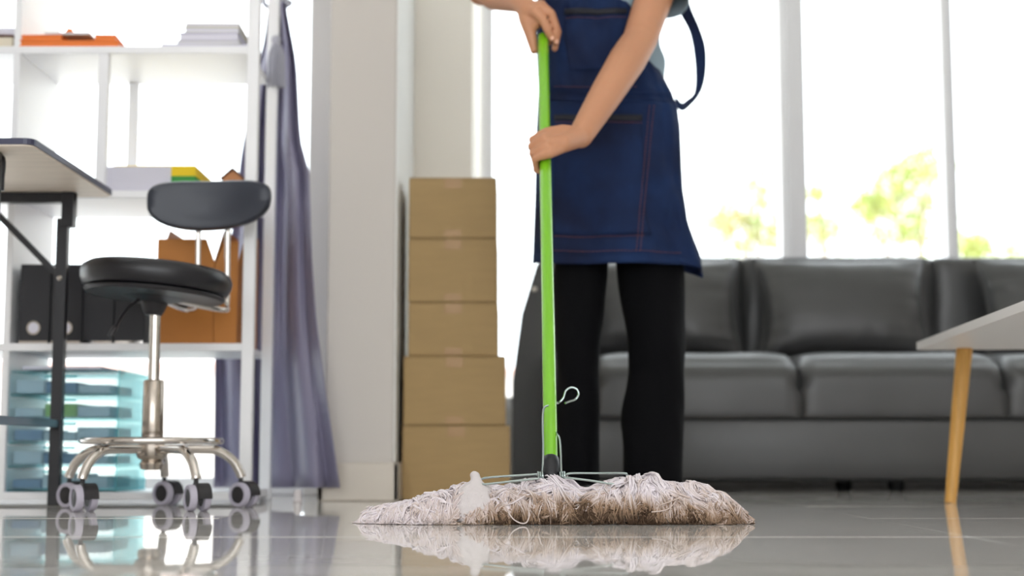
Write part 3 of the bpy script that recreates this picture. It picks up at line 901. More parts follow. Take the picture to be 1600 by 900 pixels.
solid(cur, 0.0012)
tag(cur, 'lavender grey satin curtain gathered with a tasselled cord beside the white shelf', 'curtain')
tie = thing('curtain_tieback', at(433, 30, 3.78), 'silver grey tasselled cord tied round the gathered curtain', 'tieback')
cy = 3.875
tp = [at(433, 4, cy) + Vector((0.036 * math.cos(R(t)), 0.05 * math.sin(R(t)), 0.004 * math.sin(R(2 * t)))) for t in range(0, 360, 15)]
MB().tube(tp, 0.006, 10, closed=True).build('cord_loop', M['rope'], tie)
fr = MB()
for k in range(3):
    off = (k - 1) * 0.006
    fr.tube(smooth_path([at(424 + k * 3, 8, 3.80), at(422 + k * 4, 30, 3.79), at(428 + k * 3, 62, 3.785)], 6), 0.0035, 8)
fr.build('hanging_cord', M['rope'], tie)
MB().lathe([(0.004, 0.0), (0.011, -0.004), (0.013, -0.014), (0.009, -0.022), (0.012, -0.028)], at(432, 56, 3.785), (0, 0, 1), 20).build('tassel_head', M['rope'], tie)
fr = MB()
tc0 = at(432, 68, 3.785)
for k in range(90):
    a = random.uniform(0, 6.283); q = math.sqrt(random.random())
    d = Vector((math.cos(a) * q, math.sin(a) * q * 0.7, 0))
    fr.tube([tc0 + d * 0.010, tc0 + d * 0.022 + Vector((0, 0, -0.03)), tc0 + d * 0.026 + Vector((0, 0, -0.112 - random.uniform(0, 0.008)))], 0.0014, 5)
f = fr.build('tassel_fringe', M['rope'], tie); f['kind'] = 'stuff'

# ================================================================== BOXES
BY = 3.80
bx_y = [(780, 664, 628, 797, 'cardboard box at the very bottom of the tall stack, on the floor', 0.0),
        (663, 556, 630, 790, 'cardboard box second from the bottom, ledge visible above it', 0.0),
        (555, 472, 638, 778, 'middle cardboard box of the stack, lowest of the three narrow ones', 0.012),
        (471, 372, 638, 777, 'cardboard box second from the top of the stack', 0.012),
        (371, 277, 639, 776, 'topmost cardboard box of the tall stack beside the wall pier', 0.012)]
zc = 0.0
for (yb, yt, xa_, xb_, lab, dy) in bx_y:
    yf = BY + dy
    p0, p1 = at(xa_, (yb + yt) / 2, yf), at(xb_, (yb + yt) / 2, yf)
    h = at(700, yt, yf).z - zc
    x0, x1 = p0.x, p1.x
    dep = 0.30 if dy == 0 else 0.26
    r = thing('cardboard_box', ((x0 + x1) / 2, yf + dep / 2, zc), lab, 'box', 'stacked cardboard boxes')
    MB().bb((x0, yf, zc + 0.0005), (x1, yf + dep, zc + h - 0.004), 0.003).build('body', M['cardboard'], r, False)
    mx_ = yf + dep / 2
    MB().bb((x0 + 0.001, yf + 0.001, zc + h - 0.0038), (x1 - 0.001, mx_ - 0.001, zc + h - 0.0006), 0.001).build('flap', M['cardboard'], r, False)
    MB().bb((x0 + 0.001, mx_ + 0.001, zc + h - 0.0038), (x1 - 0.001, yf + dep - 0.001, zc + h - 0.0006), 0.001).build('flap', M['cardboard'], r, False)
    xm_ = (x0 + x1) / 2
    MB().bb((xm_ - 0.022, yf - 0.0006, zc + h - 0.03), (xm_ + 0.022, yf, zc + h - 0.004)).build('tape', M['tape'], r, False)
    MB().bb((xm_ - 0.022, yf - 0.0006, zc + 0.004), (xm_ + 0.022, yf, zc + 0.022)).build('tape', M['tape'], r, False)
    zc += h

# ================================================================== SOFA
sofa = thing('sofa', (1.2, 4.95, 0), 'long grey leather sofa with block seat cushions standing under the window', 'sofa')
SFY = 4.54
def cushion(x0, x1, y0, y1, z0, z1, puff=0.012, bev=0.045, name='seat_cushion', crown=0.0, m='leather'):
    bm = bmesh.new()
    bmesh.ops.create_cube(bm, size=2)
    bmesh.ops.subdivide_edges(bm, edges=list(bm.edges), cuts=17, use_grid_fill=True)
    cx, cy_, cz = (x0 + x1) / 2, (y0 + y1) / 2, (z0 + z1) / 2
    hx_, hy_, hz_ = (x1 - x0) / 2, (y1 - y0) / 2, (z1 - z0) / 2
    out = []
    for v in bm.verts:
        c = v.co
        p = Vector((math.copysign(abs(c.x) ** 0.8, c.x) * hx_, math.copysign(abs(c.y) ** 0.8, c.y) * hy_, math.copysign(abs(c.z) ** 0.8, c.z) * hz_))
        bx_ = 0.005
        bz_ = bev if c.z > 0 else 0.014
        by_ = bev * 1.5 if c.z > 0 else 0.014
        q = Vector((max(-hx_ + bx_, min(hx_ - bx_, p.x)), max(-hy_ + by_, min(hy_ - by_, p.y)), max(-hz_ + bz_, min(hz_ - bz_, p.z))))
        d = p - q
        d = Vector((d.x / bx_, d.y / by_, d.z / bz_))
        if d.length > 1e-6:
            mx = max(abs(d.x), abs(d.y), abs(d.z))
            d = d.normalized() * min(mx, 1)
        p = q + Vector((d.x * bx_, d.y * by_, d.z * bz_))
        nrm = Vector((c.x * (abs(c.x) > .99), c.y * (abs(c.y) > .99), c.z * (abs(c.z) > .99)))
        f_ = (1 - min(1, abs(c.x)) ** 4) * (1 - 0.9 * min(1, abs(c.z)) ** 4 * (abs(nrm.z) < .5))
        edge_ = 1 - min(1, abs(c.x)) ** 8
        p += Vector((0, nrm.y * puff * edge_ * (1 - min(1, abs(c.z)) ** 4), 0))
        if c.z > 0: p.z += crown * edge_ * (1 - (c.y * 0.9) ** 2) * (c.z if abs(c.y) < .99 else c.z * 0.5)
        p += nrm * 0.003 * noise.noise(Vector((p.x * 6 + cx * 9, p.y * 6, p.z * 9)))
        out.append(p + Vector((cx, cy_, cz)))
    bm.verts.ensure_lookup_table()
    fs = [[v.index for v in f.verts] for f in bm.faces]
    bm.free()
    return MB().add(out, fs).build(name, M[m], sofa, angle=80)
xsA = at(929, 600, SFY).x; xsB = at(1252, 600, SFY).x; xsC = at(1573, 600, SFY).x
wS = xsB - xsA
xs = [0.10, xsA, xsB, xsC, xsC + wS, xsC + 2 * wS]
for a, c in zip(xs[:-1], xs[1:]):
    cushion(a - 0.003, c + 0.003, SFY, 5.33, 0.2205, 0.412, 0.004, 0.075, crown=0.030)
SEnd = xs[-1]
MB().bb((0.10, SFY + 0.006, 0.040), (SEnd, 5.40, 0.218), 0.008).build('base', M['leather'], sofa)
MB().bb((0.14, SFY + 0.03, 0.032), (SEnd - 0.04, 5.36, 0.041)).bb((0.11, SFY + 0.02, 0.213), (SEnd - 0.01, 5.3, 0.226)).build('base_underside', M['sofa_black'], sofa, False)
# back cushions
bz1 = at(1200, 400, 5.28).z
xb = [0.12, at(860, 500, 5.2).x + 0.3, at(1165, 500, 5.2).x, at(1470, 500, 5.2).x, at(1775, 500, 5.2).x, SEnd - 0.02]
for a, c in zip(xb[:-1], xb[1:]):
    cushion(a - 0.002, c + 0.002, 5.27, 5.44, 0.40, bz1, 0.006, 0.03, 'back_cushion')
MB().bb((0.12, 5.38, 0.05), (SEnd, 5.54, bz1 - 0.02), 0.03).build('back_frame', M['leather'], sofa)
za = at(840, 404, 4.78).z
arm = MB().prism([(0.0, 0.04), (0.0, 0.34), (0.03, 0.56), (0.078, za - 0.03), (0.10, za), (0.19, za), (0.20, za - 0.02), (0.20, 0.04)], 4.72, 5.44)
arm.build('armrest', M['leather'], sofa, False)
arm2 = MB().prism([(SEnd, 0.04), (SEnd + 0.2, 0.04), (SEnd + 0.2, za - 0.02), (SEnd + 0.19, za), (SEnd, za)], 4.6, 5.44)
arm2.build('armrest', M['leather'], sofa, False)
MB().lathe([(0.008, 0), (0.008, 0.004), (0.004, 0.007)], at(835, 452, 4.72), (0, -1, 0), 14).build('stud', M['chrome'], sofa)
for (px_, yy) in ((1318, 4.80), (1400, 4.66), (860, 4.66), (1750, 4.66), (2100, 4.66), (1318, 5.3), (860, 5.3)):
    X_ = at(px_, 765, yy).x
    MB().lathe([(0.022, 0), (0.024, 0.004), (0.028, 0.034)], (X_, yy, 0), n=18).build('foot', M['sofa_black'], sofa)
def pillow(px0, px1, pyt, Y, h, lab, tilt=14, wd=0.56, seed=0):
    c = (at(px0, 470, Y).x + at(px1, 470, Y).x) / 2
    r = thing('throw_pillow', (c, Y, 0.43), lab, 'pillow', 'grey leather throw pillows')
    wd = at(px1, 470, Y).x - at(px0, 470, Y).x
    nu, nv = 37, 29
    T = 0.095
    Rm = Matrix.Rotation(R(-tilt), 3, 'X')
    vs = []
    for side in (-1, 1):
        for i in range(nu):
            for j in range(nv):
                u, v = -1 + 2 * i / (nu - 1), -1 + 2 * j / (nv - 1)
                x = wd / 2 * u * (1 - 0.11 * (1 - v ** 2) * abs(u) ** 2)
                z = h / 2 * v * (1 - 0.09 * (1 - u ** 2) * abs(v) ** 2)
                t = T * (max(0, (1 - abs(u) ** 3)) * max(0, (1 - abs(v) ** 2.6))) ** 0.5
                # creases running in from the corners and the side seams
                k = max(abs(u), abs(v))
                cr = noise.noise(Vector((u * 1.2 + seed, v * 7, side * 3 + seed))) * 0.014 * abs(u) ** 2 + noise.noise(Vector((u * 6, v * 1.5 + seed, side))) * 0.009 * abs(v) ** 2
                y = side * (t + cr * (1 - k ** 6))
                vs.append(Rm @ Vector((x, y, z)) + Vector((c, Y, 0.43 + h / 2 * 0.985)))
    g = grid_faces(nu, nv)
    nn = nu * nv
    MB().add(vs, g + [tuple(reversed([q + nn for q in f])) for f in g]).build('cover', M['leather'], r, angle=80)
    edge = [(i, 0) for i in range(nu)] + [(nu - 1, j) for j in range(1, nv)] + [(i, nv - 1) for i in range(nu - 2, -1, -1)] + [(0, j) for j in range(nv - 2, 0, -1)]
    MB().tube([vs[i * nv + j] for i, j in edge], 0.0035, 8, closed=True).build('piping', M['leather'], r)
ph = 0.372
pillow(1178, 1453, 400, 5.10, ph, 'whole grey leather throw pillow in the middle of the sofa', seed=1)
pillow(900, 1160, 400, 5.10, ph, 'grey leather throw pillow half hidden behind the standing person', seed=5)
pillow(1528, 1790, 400, 5.10, ph, 'grey leather throw pillow at the right edge, above the table corner', seed=9)

# ================================================================== COFFEE TABLE
tbl = thing('coffee_table', (1.25, 3.1, 0), 'low table with white top and slim splayed beech legs at the right edge', 'table')
TZ = 0.366
A = at(1430, 547, 3.66); A.z = 0
dirl = (at(1600, 480, 2.63) - at(1430, 547, 3.66)); dirl.z = 0; dirl.normalize()
dirr = Vector((-dirl.y, dirl.x, 0))
if dirr.x < 0: dirr = -dirr
L_, W_ = 1.2, 0.62
c_ = [A, A + dirl * L_, A + dirl * L_ + dirr * W_, A + dirr * W_]
tz = at(1430, 547, 3.66).z
pl = []
for k in range(4):
    p, pn, pp_ = c_[k], c_[(k + 1) % 4], c_[k - 1]
    a, q = (pp_ - p).normalized() * 0.02, (pn - p).normalized() * 0.02
    for t in (0, 0.33, 0.66, 1):
        pl.append((p + a * (1 - t) ** 2 + q * t ** 2).to_2d())
MB().prism([tuple(p) for p in pl], tz, tz + 0.018, 'z').build('table_top', M['table_white'], tbl, True, angle=30)
for (q, sgn) in ((0, (1, 1)), (1, (-1, 1)), (2, (-1, -1)), (3, (1, -1))):
    inner = c_[q] + dirl * 0.10 * sgn[0] + dirr * 0.115 * sgn[1]
    foot = c_[q] + dirl * 0.045 * sgn[0] + dirr * 0.085 * sgn[1]
    if q == 0:
        inner = at(1507, 545, 3.60); inner.z = 0
        foot = at(1485, 785, 3.58); foot.z = 0
    inner.z = tz
    foot.z = 0.0
    MB().tube([foot, foot.lerp(inner, 0.5), inner], [0.0135, 0.017, 0.0195], 20).build('leg', M['table_wood'], tbl)

# ================================================================== MOP
PB, PT = at(861, 742, 2.585), at(848.5, 57, 3.35)
dP = (PT - PB).normalized()
mop = thing('mop', (at(866, 818, 2.6).x, 2.60, 0), 'string mop with lime green pole and shaggy off-white soiled head on the floor', 'mop')
pb0 = PB + dP * 0.012
MB().tube([pb0, PT - dP * 0.004, PT - dP * 0.001, PT], [0.0125, 0.0125, 0.0118, 0.009], 32).build('pole', M['green'], mop)
MB().lathe([(0.010, -0.012), (0.0140, -0.008), (0.0155, 0.004), (0.0160, 0.022), (0.0145, 0.034), (0.0128, 0.036)], PB, dP, 28).build('socket', M['socket'], mop)
MB().ball(at(859, 688, 2.62), 0.0016, 8, 6).build('rivet', M['socket'], mop)
WY = 2.585
wr = 0.0019
MB().tube(smooth_path([at(846, 750, WY), at(848, 735, WY), at(849, 700, WY + .01), at(848, 655, WY + .03), at(850, 638, WY + .04), at(856, 634, WY + .06)], 6), wr, 8).build('side_wire', M['wire'], mop)
MB().tube(smooth_path([at(878, 750, WY), at(877, 735, WY), at(876, 705, WY + .01), at(874, 685, WY + .03), at(869, 676, WY + .05)], 6), wr, 8).build('side_wire', M['wire'], mop)
hkp = [at(866, 630, 2.72), at(873, 629, 2.70), at(880, 622, 2.70), at(884, 611, 2.70), at(892, 605.5, 2.70), at(901, 608, 2.70), at(904, 616, 2.70), at(899, 624, 2.70), at(890, 627, 2.69), at(883, 630, 2.68)]
MB().tube(smooth_path(hkp, 5), 0.0021, 8).build('hook', M['wire'], mop)
for (px_, s_) in ((845, -1), (879, 1)):
    cpts = []
    for k in range(0, 49):
        t = k / 48
        a = t * 2 * math.pi * 3
        p = at(px_ - 5 + 10 * t, 744, WY - 0.008)
        cpts.append(p + Vector((0, 0.0055 * math.cos(a), 0.007 * math.sin(a))))
    MB().tube(cpts, 0.0017, 7).build('spring_coil', M['wire'], mop)
MB().tube(smooth_path([at(842, 741, WY), at(800, 743.5, WY), at(765, 746, WY), at(752, 749, WY - .01), at(750, 755, WY - .01)], 5), wr, 8).build('frame_wire', M['wire'], mop)
MB().tube(smooth_path([at(842, 748, WY - .03), at(800, 752, WY - .035), at(765, 756, WY - .035), at(748, 757, WY - .03)], 5), wr, 8).build('frame_wire', M['wire'], mop)
MB().tube(smooth_path([at(882, 745, WY), at(890, 740, WY), at(930, 739.5, WY), at(972, 739.5, WY - .01), at(980, 743, WY - .01), at(982, 756, WY - .01), at(982, 768, WY - .01)], 6), wr * 1.1, 8).build('frame_wire', M['wire'], mop)
MB().tube(smooth_path([at(882, 746, WY - .03), at(900, 748, WY - .035), at(930, 752, WY - .035), at(960, 757, WY - .035)], 6), wr, 8).build('frame_wire', M['wire'], mop)
# cloth end cap on the left of the frame
capm = MB()
capm.rings([(at(742, 800, WY - .02).x, WY - .02, 0.004, 0.050, 0.050), (at(738, 785, WY - .02).x, WY - .02, 0.03, 0.044, 0.046), (at(741, 772, WY - .02).x, WY - .02, 0.052, 0.033, 0.034), (at(744, 760, WY - .02).x, WY - .02, 0.066, 0.021, 0.022), (at(744, 752, WY - .02).x, WY - .02, 0.073, 0.010, 0.011), (at(744, 747, WY - .02).x, WY - .02, 0.078, 0.009, 0.010), (at(742, 742, WY - .02).x, WY - .02, 0.084, 0.007, 0.008)], 16)
capm.ball(at(742, 744, WY - .02), 0.0095, 12, 8)
capo = capm.build('cloth_cap', M['cloth_white'], mop)
remesh(capo, 0.0025, 4)
for v in capo.data.vertices:
    v.co += v.normal * 0.0022 * noise.noise(v.co * 90)

prof_top = [(565, 808), (575, 800), (600, 795), (640, 787), (690, 773), (730, 762), (765, 765), (800, 762), (835, 756), (870, 752), (890, 756), (907, 768), (935, 763), (970, 754), (1000, 751), (1022, 753), (1040, 762), (1070, 762), (1100, 767), (1130, 778), (1150, 795), (1160, 803), (1170, 810)]
YF, YR, YK = 2.515, 2.595, 2.72
def ztop(X):
    px = 800 + X * F_PX / YR
    if px < 560 or px > 1172: return 0.003
    y = interp(px, prof_top)
    return max(0.003, at(px, y, YR).z)
def yfront(X):
    px = 800 + X * F_PX / YR
    e_ = max(0, min(1, (px - 562) / 90)) ** 0.6 * max(0, min(1, (1172 - px) / 50)) ** 0.6
    return lerp(YR - 0.018, YF, e_) + 0.006 * noise.noise(Vector((X * 40, 3, 0)))
def Hs(X, Y):
    zt_ = ztop(X)
    if Y < YR: 
        wd_ = YR - yfront(X)
    else: 
        wd_ = YK - YR
    q = min(1, abs(Y - YR) / max(wd_, 1e-3))
    lump = 1 + 0.30 * noise.noise(Vector((X * 24, Y * 30, 0))) * (0.25 + q)
    return zt_ * (max(0.0, 1 - q ** 2.4) ** 0.62) * lump
# solid core under the yarn
nx, ny = 120, 26
vs = []
for i in range(nx):
    X = lerp(-0.252, 0.400, i / (nx - 1))
    for j in range(ny):
        Y = lerp(yfront(X) + 0.014, YK - 0.014, j / (ny - 1))
        vs.append((X, Y, max(0.0015, Hs(X, Y) * 0.66 - 0.004)))
core = MB().add(vs, grid_faces(nx, ny)).build('mop_base', M['yarn'], mop, fixn=False)
at_ = core.data.attributes.new('dirt_shade', 'FLOAT', 'POINT')
at_.data.foreach_set('value', [0.8 + 0.2 * (v[0] > -0.05) for v in vs])  # core darkened: shade of the yarn gaps put into its colour

pxX = lambda px: (px - 800) * YR / F_PX
clumps = []   # (root px, end px centre, end spread px, dirt)
for (r0, e0, sp_, dt) in [(600, 580, 22, .12), (625, 602, 26, .1), (650, 628, 26, .12), (668, 655, 28, .18), (690, 682, 30, .2), (712, 705, 32, .3), (735, 738, 34, .4),
                          (762, 770, 34, .6), (792, 800, 36, .9), (822, 832, 36, 1.0), (850, 862, 36, 1.0), (868, 892, 34, 1.0),
                          (948, 920, 34, 1.0), (968, 948, 36, 1.0), (990, 975, 36, 1.05), (1008, 1000, 34, 1.0), (1022, 1030, 34, 1.0), (1040, 1052, 32, .85),
                          (1062, 1072, 32, .8), (1085, 1098, 32, .7), (1105, 1122, 28, .75), (1122, 1140, 22, .75), (1138, 1155, 16, .5)]:
    clumps.append((pxX(r0), pxX(e0), sp_ * YR / F_PX, dt))
K = 11
paths, dirts, rads = [], [], []
def strand(x0, y0, x1, y1, lift, curl, dirt_shade, rad, tail=0.0):
    pts = []
    ph1, ph2 = rng.uniform(0, 6.28, 2)
    fr_ = rng.uniform(0.8, 2.4)
    bow = rng.normal() * curl
    for k in range(K):
        t = k / (K - 1)
        X = lerp(x0, x1, t) + bow * math.sin(math.pi * t) + 0.0022 * math.sin(ph1 + t * 6.28 * fr_)
        Y = lerp(y0, y1, t ** 0.9)
        Z = Hs(X, Y) * (lift) + 0.0016 * math.sin(ph2 + t * 6.28 * fr_ * 1.3) + tail * t * t
        pts.append((X, Y, max(Z, rad * 1.05)))
    paths.append(pts); rads.append(rad)
    d_ = []
    for k in range(K):
        t = k / (K - 1)
        zz = pts[k][2]
        low = 1 - min(1, zz / 0.055)
        d_.append(max(0, min(1, dirt_shade * (low ** 0.8) * 1.0 + rng.normal() * 0.05 + 0.25 * noise.noise(Vector((pts[k][0] * 18, pts[k][1] * 18, zz * 30))))))
    dirts.append(d_)
def lock(x0, y0, x1, y1, lift, dirt_shade, n, rad_l, curl):
    """a bundle of strands that share one path and fray at the tip"""
    bow = rng.normal() * curl
    w1, w2 = rng.uniform(0, 6.28, 2)
    wf = rng.uniform(0.8, 1.6)
    tw = rng.uniform(-7, 7)
    dl = rng.normal() * 0.10 * (0.3 + dirt_shade)
    C_ = []
    for k in range(K):
        t = k / (K - 1)
        X = lerp(x0, x1, t) + bow * math.sin(math.pi * t) + 0.003 * math.sin(w1 + t * 6.28 * wf)
        Y = lerp(y0, y1, t ** 0.85)
        Z = Hs(X, Y) * lift + 0.0015 * math.sin(w2 + t * 6.28 * wf)
        C_.append((X, Y, Z))
    C_ = np.array(C_)
    T_ = np.gradient(C_, axis=0); T_ /= np.linalg.norm(T_, axis=1, keepdims=True) + 1e-9
    Sx = np.cross(T_, np.array([0, 0, 1.0])); Sx /= np.linalg.norm(Sx, axis=1, keepdims=True) + 1e-6
    Nx = np.cross(Sx, T_)
    for q in range(n):
        a = rng.uniform(0, 6.28); rr = rad_l * math.sqrt(rng.random())
        sp_ = rng.uniform(0.6, 2.2); wa = rng.uniform(0, 6.28); cut = rng.uniform(0.92, 1.0); dv = rng.normal() * 0.07 + dl
        r_ = rng.uniform(0.00085, 0.00140)
        pts, d_ = [], []
        for k in range(K):
            t = k / (K - 1)
            kk_ = k * cut
            i0_ = int(kk_); fr_ = kk_ - i0_; i1_ = min(i0_ + 1, K - 1)
            c = C_[i0_] * (1 - fr_) + C_[i1_] * fr_
            open_ = 0.65 + 0.5 * math.sin(math.pi * t) + sp_ * max(0, t - 0.72) * 2.0
            aa = a + tw * t
            p = c + (Sx[i0_] * math.cos(aa) + Nx[i0_] * math.sin(aa) * 0.7) * rr * open_ + Sx[i0_] * 0.0010 * math.sin(wa + t * 14)
            pts.append((p[0], p[1], max(p[2], r_ * 1.05)))
            low = 1 - min(1, p[2] / 0.060)
            patchy = noise.noise(Vector((p[0] * 22, p[1] * 22, p[2] * 30)))
            d_.append(max(0, min(1, dirt_shade * (low ** 0.9) + 0.30 * dirt_shade * patchy + rng.normal() * 0.03 + dv + 0.1 * (t - 0.5))))
        paths.append(pts); dirts.append(d_); rads.append(r_)
for (rx, ex, spd, dt) in clumps:
    for k in range(12):
        x1 = ex + rng.normal() * spd * 0.5
        layer = k / 12
        yf = yfront(x1)
        y1 = yf - rng.uniform(0.0, 0.006) + (rng.uniform(0.004, 0.04) if layer > 0.5 else 0)
        lock(rx + rng.normal() * 0.010, YR + rng.uniform(-0.018, 0.03), x1, y1, lerp(0.84, 1.10, layer) + rng.normal() * 0.035, dt, 17, rng.uniform(0.0040, 0.0075), 0.009)
    for k in range(5):
        lock(rx + rng.normal() * 0.01, YR + rng.uniform(-0.01, 0.02), ex + rng.normal() * spd * 0.6, YK - abs(rng.normal()) * 0.012, rng.uniform(0.9, 1.08), dt * 0.8, 10, 0.006, 0.01)
# brush-like cut ends standing on the floor along the front
for k in range(130):
    x0 = rng.uniform(-0.245, 0.392)
    yf = yfront(x0)
    y0 = yf + rng.uniform(0.006, 0.026)
    px = 800 + x0 * F_PX / YR
    dt = interp(px, [(600, .1), (700, .25), (760, .8), (800, 1.2), (1060, 1.2), (1100, .9), (1150, .8)])
    lock(x0, y0, x0 + rng.normal() * 0.012, yf - rng.uniform(-0.004, 0.007), rng.uniform(0.84, 1.04), dt, 14, rng.uniform(0.003, 0.0055), 0.004)
# locks that wander sideways over the others
for k in range(46):
    x0 = rng.uniform(-0.21, 0.36); y0 = YR + rng.uniform(-0.05, 0.0)
    x1 = max(-0.25, min(0.39, x0 + rng.normal() * 0.05)); y1 = max(yfront(x1) + 0.004, y0 - rng.uniform(0.01, 0.05))
    px = 800 + x0 * F_PX / YR
    lock(x0, y0, x1, y1, rng.uniform(1.02, 1.10), interp(px, [(600, .1), (740, .35), (800, .85), (1040, .9), (1150, .7)]), 8, 0.0035, 0.02)
for k in range(150):
    x0 = rng.uniform(-0.22, 0.36); y0 = YR + rng.uniform(-0.05, 0.01)
    x1 = max(-0.25, min(0.39, x0 + rng.normal() * 0.04)); y1 = max(yfront(x1) + 0.002, y0 - rng.uniform(0.0, 0.05))
    px = 800 + x0 * F_PX / YR
    strand(x0, y0, x1, y1, rng.uniform(1.03, 1.13), 0.018, interp(px, [(600, .1), (740, .3), (800, .6), (1150, .5)]), rng.uniform(0.0007, 0.0010))
# short fibre at the cut ends
for k in range(1700):
    x0 = rng.uniform(-0.25, 0.395)
    yf = yfront(x0)
    y0 = lerp(yf, yf + 0.03, rng.uniform(0, 1) ** 2)
    z0 = Hs(x0, y0) * rng.uniform(0.9, 1.02)
    ang = rng.normal(size=3); ang[1] = -abs(ang[1]); ang[2] = abs(ang[2]) * 0.5 - 0.3; ang /= np.linalg.norm(ang)
    ln = rng.uniform(0.004, 0.009)
    b_ = rng.normal(size=3) * ln * 0.3
    px = 800 + x0 * F_PX / YR
    dt = interp(px, [(600, .12), (740, .45), (800, 1.0), (1040, 1.05), (1150, .75)])
    pts, d_ = [], []
    low = 1 - min(1, z0 / 0.06)
    for i in range(K):
        t = i / (K - 1)
        p = np.array([x0, y0, z0]) + ang * ln * t + b_ * math.sin(math.pi * t)
        pts.append((p[0], p[1], max(p[2], 0.0009)))
        d_.append(max(0, min(1, dt * low + rng.normal() * 0.06)))
    paths.append(pts); dirts.append(d_); rads.append(rng.uniform(0.0004, 0.0007))
P_ = np.array(paths); D_ = np.array(dirts); Rd = np.array(rads)
S_ = 5
Tn = np.gradient(P_, axis=1); Tn /= (np.linalg.norm(Tn, axis=2, keepdims=True) + 1e-9)
upv = np.zeros_like(Tn); upv[..., 2] = 1.0
A1 = np.cross(Tn, upv); A1 /= (np.linalg.norm(A1, axis=2, keepdims=True) + 1e-6)
A2 = np.cross(Tn, A1)
th = np.arange(S_) * 2 * np.pi / S_
taper = np.ones(K); taper[-1] = 0.55
V = P_[:, :, None, :] + Rd[:, None, None, None] * taper[None, :, None, None] * (np.cos(th)[None, None, :, None] * A1[:, :, None, :] + np.sin(th)[None, None, :, None] * A2[:, :, None, :])
V[..., 2] = np.maximum(V[..., 2], 0.0003)
N = len(paths)
O = np.array(tuple(ORG[mop.name]))
Vf = (V - O).reshape(-1, 3)
idx = np.arange(N * K * S_).reshape(N, K, S_)
a0 = idx[:, :-1, :]; a1 = np.roll(a0, -1, axis=2); b0_ = idx[:, 1:, :]; b1_ = np.roll(b0_, -1, axis=2)
F_ = np.stack([a0, b0_, b1_, a1], -1).reshape(-1, 4)
me = bpy.data.meshes.new('yarn_strands')
me.vertices.add(len(Vf)); me.vertices.foreach_set('co', Vf.astype(np.float32).ravel())
me.loops.add(F_.size); me.loops.foreach_set('vertex_index', F_.astype(np.int32).ravel())
me.polygons.add(len(F_)); me.polygons.foreach_set('loop_start', np.arange(0, F_.size, 4, dtype=np.int32))
me.polygons.foreach_set('use_smooth', np.ones(len(F_), dtype=bool))
me.update(calc_edges=True); me.validate()
me.materials.append(M['yarn'])
a_ = me.attributes.new('dirt_shade', 'FLOAT', 'POINT')
a_.data.foreach_set('value', np.repeat(D_.reshape(-1), S_).astype(np.float32))
o = bpy.data.objects.new('yarn_strands', me)
link(o, mop, Vector(O)); o['kind'] = 'stuff'
# a few single loose ends
def loose(pts, d=0.2, rad=0.0011):
    mb = MB().tube(smooth_path(pts, 6), rad, 7)
    o_ = mb.build('loose_strand', M['yarn'], mop)
    aa = o_.data.attributes.new('dirt_shade', 'FLOAT', 'POINT'); aa.data.foreach_set('value', [d] * len(mb.v))
loose([at(794, 800, 2.512), at(802, 811, 2.505), at(814, 817.5, 2.50), at(823, 816, 2.50), at(827, 805, 2.51), at(826, 798, 2.515)], 0.3)
loose([at(941, 758, 2.56), at(944, 752, 2.55), at(949, 754, 2.55), at(950, 761, 2.56)], 0.05, 0.0013)
loose([at(1060, 776, 2.53), at(1052, 788, 2.52), at(1040, 797, 2.512), at(1018, 800, 2.51)], 0.4)
loose([at(1030, 790, 2.512), at(1062, 778, 2.52)], 0.45)

# ================================================================== PERSON
person = thing('person', (at(950, 780, 3.5).x, 3.5, 0), 'person in navy denim apron and black trousers standing and pushing the mop', 'person')
PXC = at(952, 300, 3.5).x
# --- body: torso, head, arms, hands, legs as one surface
body = MB()
cx, cy_ = PXC, 3.52
body.rings([(cx, cy_, 0.84, 0.120, 0.080), (cx, cy_, 0.95, 0.130, 0.088), (cx + 0.003, cy_, 1.03, 0.120, 0.088), (cx, cy_ + .005, 1.13, 0.128, 0.095), (cx, cy_ + .01, 1.24, 0.142, 0.105), (cx, cy_ + .01, 1.33, 0.150, 0.095), (cx, cy_ + .012, 1.385, 0.125, 0.075), (cx, cy_ + .01, 1.42, 0.06, 0.055), (cx, cy_ - .002, 1.50, 0.048, 0.050)], 28)
hc = Vector((cx - 0.01, cy_ - 0.03, 1.575))
body.ball(hc + Vector((0, 0.012, 0.02)), 0.086, 20, 14, (0.88, 1.08, 1.08))
body.ball(hc + Vector((0, -0.022, -0.045)), 0.058, 18, 12, (0.92, 0.95, 1.05))
body.ball(hc + Vector((0, -0.050, -0.082)), 0.022, 12, 8, (1.1, 0.8, 0.8))
body.tube([hc + Vector((0, -0.076, 0.012)), hc + Vector((0, -0.092, -0.012)), hc + Vector((0, -0.100, -0.026))], [0.006, 0.009, 0.012], 10)
for s in (-1, 1):
    body.ball(hc + Vector((s * 0.077, 0.008, -0.008)), 0.026, 12, 8, (0.35, 0.7, 1.1))
# legs under the trousers
LEG = {'l': [(at(905, 430, 3.52), 0.072), (at(903, 560, 3.50), 0.055), (at(902, 600, 3.52), 0.050), (at(900, 740, 3.52), 0.034)],
       'r': [(at(1014, 430, 3.52), 0.074), (at(1020, 560, 3.48), 0.056), (at(1020, 600, 3.50), 0.050), (at(1020, 740, 3.46), 0.034)]}
for k, s in (('l', -1), ('r', 1)):
    hip = Vector((cx + s * 0.066, cy_, 0.86))
    body.cap_tube([hip] + [q[0] for q in LEG[k]], [0.072] + [q[1] * 0.66 for q in LEG[k]], 16)
    fo = Vector(LEG[k][-1][0]); body.tube([Vector((fo.x, fo.y + 0.01, 0.040)), Vector((fo.x, fo.y - 0.12, 0.022))], [0.018, 0.014], 12)
